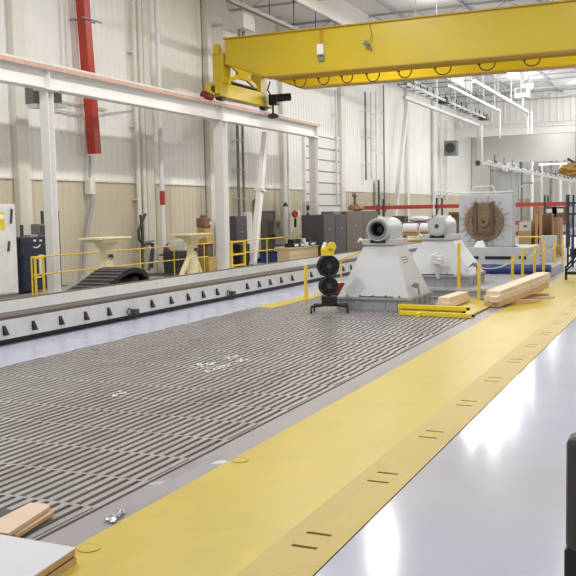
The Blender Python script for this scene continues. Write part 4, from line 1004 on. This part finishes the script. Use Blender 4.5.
# blue shelving rack at the right edge
BY = 31.0
bk = thing('shelf_rack', 'dark blue shelving rack at the right edge with white boxes', 'rack', (at(572, 275, Y=BY).x, BY, 0))
for px in (568.3, 573.5, 583):
    a = at(px, 195, Y=BY)
    for yy in (BY, BY + 1.2): MB().box(a.x - .03, a.x + .03, yy - .03, yy + .03, 0, a.z, .005).build('upright', 'rackblue', bk)
xa = at(568, 230, Y=BY).x; xb = at(583.5, 230, Y=BY).x
for py in (203, 214, 236, 256): 
    z = at(572, py, Y=BY).z; MB().box(xa, xb, BY - .02, BY + 1.22, z - .03, z + .03).build('shelf', 'rackblue', bk)
for py, px0, px1, m, lab in ((203, 569.5, 582, 'wrap', 'white box on the top shelf of the blue rack'), (214, 569.5, 576, 'wrap', 'white box on the second shelf of the blue rack'), (236, 570, 582, 'wrap', 'white box on the third shelf of the blue rack'), (256, 570, 580, 'navy', 'navy bin on the lowest shelf of the blue rack')):
    a = at(px0, py, Y=BY + .1); b = at(px1, py, Y=BY + .1); z = at(572, py, Y=BY).z + .03
    t = thing('shelf_box', lab, 'box', ((a.x + b.x) / 2, BY + .4, z), 'boxes on the blue rack'); MB().box(a.x, b.x, BY + .08, BY + .8, z, z + .2, .01).build('box_body', m, t); MB().box(a.x - .01, b.x + .01, BY + .07, BY + .81, z + .17, z + .21).build('lid', m, t)
# black sloped frame
a = at(565, 268, Y=25.5); b = at(578, 254, Y=25.5)
t = thing('stair_rail', 'black sloping rail frame at the right edge beside the last yellow post', 'rail', (a.x, 25.5, 0))
MB().bar(a, b, .06, .05).bar(a + Vector((0, 0, -.12)), b + Vector((0, 0, -.12)), .04, .04).build('sloping_rail', 'black', t)
MB().bar((a.x, 25.5, a.z - .14), (b.x, 25.5, a.z - .14), .1, .08).bar((a.x + .03, 25.5, 0), (a.x + .03, 25.5, a.z), .06, .06).bar((b.x, 25.5, 0), (b.x, 25.5, b.z), .06, .06).build('base_bar', 'black', t)
# tan bundle hung at the right edge
c = at(574, 170, Y=27.0)
t = thing('hanging_bundle', 'tan straw coloured bundle hanging high at the right edge', 'bundle', c)
mb = MB(); mb.blob(c, .36, .28, .2, .22)
for i in range(26):
    th = random.uniform(0, 2 * PI); p = c + Vector((math.cos(th) * .3, random.uniform(-.2, .2), math.sin(th) * .14)); mb.bar(p, p + Vector((math.cos(th) * .14, 0, math.sin(th) * .1 - .03)), .02)
mb.build('bundle', 'burlap', t)
MB().bar(at(567.5, 158.5, Y=27), at(575, 163.5, Y=27), .09, .06).build('arm', 'black', t); MB().cyl((c.x + .05, 27, c.z), (c.x + .05, 27, CZ), .012).build('cord', 'dark', t)

# ================================================================== OVERHEAD SERVICES
def along_y(pa, pb, Ye, r, m, name, lab, cat='pipe', drop=None, pair=0):
    e = at(*pb, Y=Ye); s = at(*pa, X=e.x)
    t = thing(name, lab, cat, (e.x, e.y, e.z), 'overhead pipes')
    MB().bar((e.x, s.y, e.z), (e.x, e.y, e.z), r * 2, r * 2.2).build('run', m, t)
    if drop:
        d = at(*drop, Y=Ye)
        MB().cyl((e.x, e.y, e.z + r), (e.x, e.y, d.z), r * .9).build('drop', m, t)
        if pair: MB().cyl((e.x + pair, e.y, e.z), (e.x + pair, e.y, d.z), r * .9).build('drop', m, t)
    n_ = 4
    for k in range(n_):
        y = s.y + (e.y - s.y) * (k + .5) / n_
        MB().cyl((e.x, y, e.z), (e.x, y, CZ), .02).build('hanger', 'white2', t)
    return t, e
t, e = along_y((404, 93.5), (478, 125), 46, .06, 'white2', 'service_rail', 'white overhead rail that drops above the gear machine', drop=(480, 163), pair=.2)
s = at(482, 163, Y=46); f = at(562, 183, X=s.x)
MB().bar((s.x, 46, s.z), (s.x, 92, s.z), .13, .14).bar((s.x + .25, 46, s.z + .1), (s.x + .25, 92, s.z + .1), .06).build('lower_run', 'white', t)
MB().cbox((e.x, 45.95, s.z), .2, .2, .24).build('end_stop', 'dark', t)
for k in range(14):
    y = 48 + k * 2.6
    MB().cbox((s.x + .25, y, s.z + .13), .2, .5, .12).cyl((s.x + .25, y, s.z + .15), (s.x + .25, y, s.z + .5), .03).build('trolley', 'mid' if k % 3 else 'dark', t)
along_y((449, 79), (500, 111), 60, .055, 'white2', 'service_rail', 'white overhead rail ending left of the tallest drop pipe', drop=(500, 138))
along_y((474, 76), (528, 112), 64, .075, 'white2', 'service_rail', 'white overhead rail ending by the bright lamp pair', drop=(528, 134), pair=.25)
# cable tray with rungs
e = at(485, 119, Y=58); s = at(402, 80, X=e.x)
t = thing('cable_tray', 'dark ladder cable tray under the ceiling', 'cable tray', (e.x, e.y, e.z))
for dx in (-.2, .2): MB().box(e.x + dx - .03, e.x + dx + .03, s.y, e.y, e.z - .07, e.z + .07).build('side_rail', 'mid', t)
y = s.y
mb = MB()
while y < e.y: mb.box(e.x - .2, e.x + .2, y - .03, y + .03, e.z - .03, e.z + .02).box(e.x + .18, e.x + .23, y - .04, y + .04, e.z, e.z + .3); y += 1.2
mb.build('rung', 'dark', t, kind='stuff')
for k in range(5):
    y = s.y + (e.y - s.y) * (k + .5) / 5; MB().cyl((e.x, y, e.z), (e.x, y, CZ), .02).build('hanger', 'mid', t)
for fr_, lab in ((.98, 'a'), (.42, 'b')):
    y = s.y + (e.y - s.y) * fr_; MB().cbox((e.x, y, e.z + .05), .6, .8, .3, .03).build('splice_box', 'dark', t)
# dark conduit above the crane, far from the girder
e = at(303, 33, Y=33); s = at(228, -2, X=e.x)
t = thing('conduit_run', 'dark conduit run hung from the ceiling above the crane end', 'conduit', (e.x, e.y, e.z))
MB().box(e.x - .1, e.x + .1, s.y, 52, e.z - .06, e.z + .06).build('run', 'mid', t)
for k in range(6): 
    y = s.y + 1 + k * 2.2; MB().cyl((e.x, y, e.z), (e.x, y, CZ), .018).build('hanger', 'dark', t)
e = at(345, 25, Y=36); s = at(296, -3, X=e.x)
e.z = min(e.z, CZ - .07); one(MB().box(e.x - .05, e.x + .05, s.y, 60, e.z - .05, CZ), 'white_conduit', 'white', 'thin white conduit on the ceiling right of the dark conduit run', 'conduit')
# heater box by the crane end
c = at(239, 23, X=WX + 1.2)
t = thing('unit_heater', 'white box heater on the wall above the crane end', 'heater', c)
MB().cbox(c, .9, 1.0, .6, .03).build('case', 'white2', t); MB().cyl(c + Vector((.1, -.2, -.3)), c + Vector((.1, -.2, -1.3)), .06).cyl(c + Vector((.1, .15, -.3)), c + Vector((.1, .15, -1.3)), .06).build('pipe', 'mid', t); MB().bar(c, (WX + .03, c.y, c.z), .1).build('bracket', 'white2', t)
# heater in the far corner
c = at(451, 148, X=WX + 1.0)
t = thing('fan_heater', 'grey fan heater hung in the far left corner', 'heater', c)
MB().box(c.x - .5, c.x + .4, c.y - .1, c.y + .6, c.z - .55, c.z + .55).build('case', 'mid', t); MB().lathe((c.x - .05, c.y - .1, c.z), (0, -1, 0), [(0, .38), (.05, .38), (.05, .32), (.02, .3), (.02, 0)], 20).build('fan', 'dark', t); MB().bar((c.x, c.y + .3, c.z + .5), (c.x, c.y + .3, c.z + 1.4), .05).bar((c.x, c.y + .3, c.z + 1.4), (WX, c.y + .3, c.z + 1.4), .05).build('bracket', 'white2', t)
c = at(521, 92.5, Y=59)
t = thing('exhaust_box', 'white duct box with a dark grille hung below the bright lamps', 'duct', c)
MB().box(c.x - .42, c.x + .42, 59, 60, c.z - .3, c.z + .32, .02).box(c.x - .1, c.x + .1, 59.3, 59.6, c.z + .3, CZ).build('case', 'white2', t)
for s_ in (-.17, .17): MB().box(c.x + s_ - .15, c.x + s_ + .15, 58.97, 59.0, c.z - .02, c.z + .26).build('grille', 'mid', t)
# ceiling ducts near the top of the view
for (px0, px1, py, yy, lab) in ((274, 299, 5, 38, 'white ceiling unit left of the other, over the crane'), (316, 346, 1, 40, 'white ceiling unit right of the other, over the crane')):
    a = at(px0, py, Y=yy); b = at(px1, py, Y=yy)
    t = thing('ceiling_unit', lab, 'ceiling unit', ((a.x + b.x) / 2, yy, a.z - .3), 'ceiling units')
    z1_ = max(a.z + .35, 10); MB().box(a.x, b.x, yy, yy + 1.2, a.z - .3, z1_, .02).build('case', 'white', t); MB().box(a.x + .1, b.x - .1, yy + .1, yy + 1.1, a.z - .33, a.z - .3).build('louvre', 'white2', t)
    for x in (a.x + .1, b.x - .1): MB().cyl((x, yy + .5, z1_ - .02), (x, yy + .5, CZ + .02), .015).build('hanger', 'mid', t)

# ================================================================== LIGHTS
def area(x, y, z, p, size=.55, col=(1, .99, .975), kind='POINT'):
    l = bpy.data.lights.new('high bay or fill', kind)
    if kind == 'AREA': l.shape = 'DISK'; l.size = size
    else: l.shadow_soft_size = size * .5
    l.energy = p; l.color = col
    o = bpy.data.objects.new('high_bay_or_fill', l); COL.objects.link(o); o.location = (x, y, z); return o
PW = 760
LZ = 10.2
first = None
vis = {(-10, 56.0): 'bright high bay lamp hung over the far hall, left of the pair', (-10, 61.8): 'bright high bay lamp hung over the far hall, right of the pair'}
for x in (-10, -3, 4):
    for y in (3.0, 9.5, 16.2, 23.0, 30.0, 37.2, 44.4, 50.2, 56.0, 61.8):
        g = {-10: 1.65, -3: .75, 4: .65}[x]; area(x, y, LZ - (.6 if (x, y) in vis else .32), PW * g * (.05 if y < 50 else (.2 if x == -10 else .75))); area(x, y, LZ - (.28 if (x, y) in vis else .02), PW * g * (.42 if y < 46 else (.2 if x == -10 else .35)), kind='AREA')
        if (x, y) in vis:
            t = thing('high_bay_light', vis[(x, y)], 'ceiling light', (x, y, LZ), 'high bay lights')
            MB().lathe((x, y, LZ - .0), (0, 0, 1), [(0, .34), (.16, .32), (.24, .16), (.4, .12), (.4, 0)], 24).build('housing', 'white2', t)
            MB().lathe((x, y, LZ - .005), (0, 0, 1), [(0, .33), (-.1, .32), (-.2, .24), (-.25, .1), (-.26, 0)], 24).build('lens', 'lens', t)
            MB().cyl((x, y, LZ + .4), (x, y, CZ), .02).build('cord', 'dark', t)
for x in (-6.3, 1.0): area(x, 66.5, LZ - .3, 420)  # added fill lamps without fixtures, out of view, brighten the end wall
for x in (-10, -2, 6):
    for y in (82, 96): area(x, y, 7.5, 800, 1.2)
    area(x, 74.2, 8.0, 300, .6)  # added fill lamp behind the header, brightens the recess wall
# fluorescent strip under the opening
a = at(538, 164.5, Y=80); b = at(568, 163.5, Y=80)
t = thing('strip_light', 'long bright tube light inside the far opening', 'ceiling light', ((a.x + b.x) / 2, 80, a.z))
MB().box(a.x, b.x, 79.9, 80.1, a.z + .03, a.z + .14).build('housing', 'white', t); MB().cyl((a.x + .1, 80, a.z), (b.x - .1, 80, a.z), .06).build('tube', 'tube', t)
for x in (a.x + .3, b.x - .3): MB().cyl((x, 80, a.z + .1), (x, 80, 8.6), .02).build('hanger', 'mid', t)
# pipes and drops inside the far bay
for k in range(7):
    x = at(512 + k * 8.5, 190, Y=84).x
    one(MB().cyl((x, 84 + k * .8, 0), (x, 84 + k * .8, 8.6), .1 + .03 * (k % 3)).bar((x, 84 + k * .8, 4 + .3 * k), (x + 1, 84 + k * .8, 4 + .3 * k), .12), 'bay_pipe', ['white2', 'mid', 'white'][k % 3], 'vertical service pipe inside the far opening', 'pipe', 'pipes inside the far opening')

w = bpy.data.worlds.new('world'); SC.world = w; w.use_nodes = True
w.node_tree.nodes['Background'].inputs['Color'].default_value = (1, .98, .96, 1)
w.node_tree.nodes['Background'].inputs['Strength'].default_value = .8
vs_ = SC.view_settings
vs_.view_transform = 'Standard'; vs_.look = 'None'; vs_.gamma = 1; vs_.use_curve_mapping = False
vs_.exposure = -0.68
SC.cycles.max_bounces = 8; SC.cycles.diffuse_bounces = 5
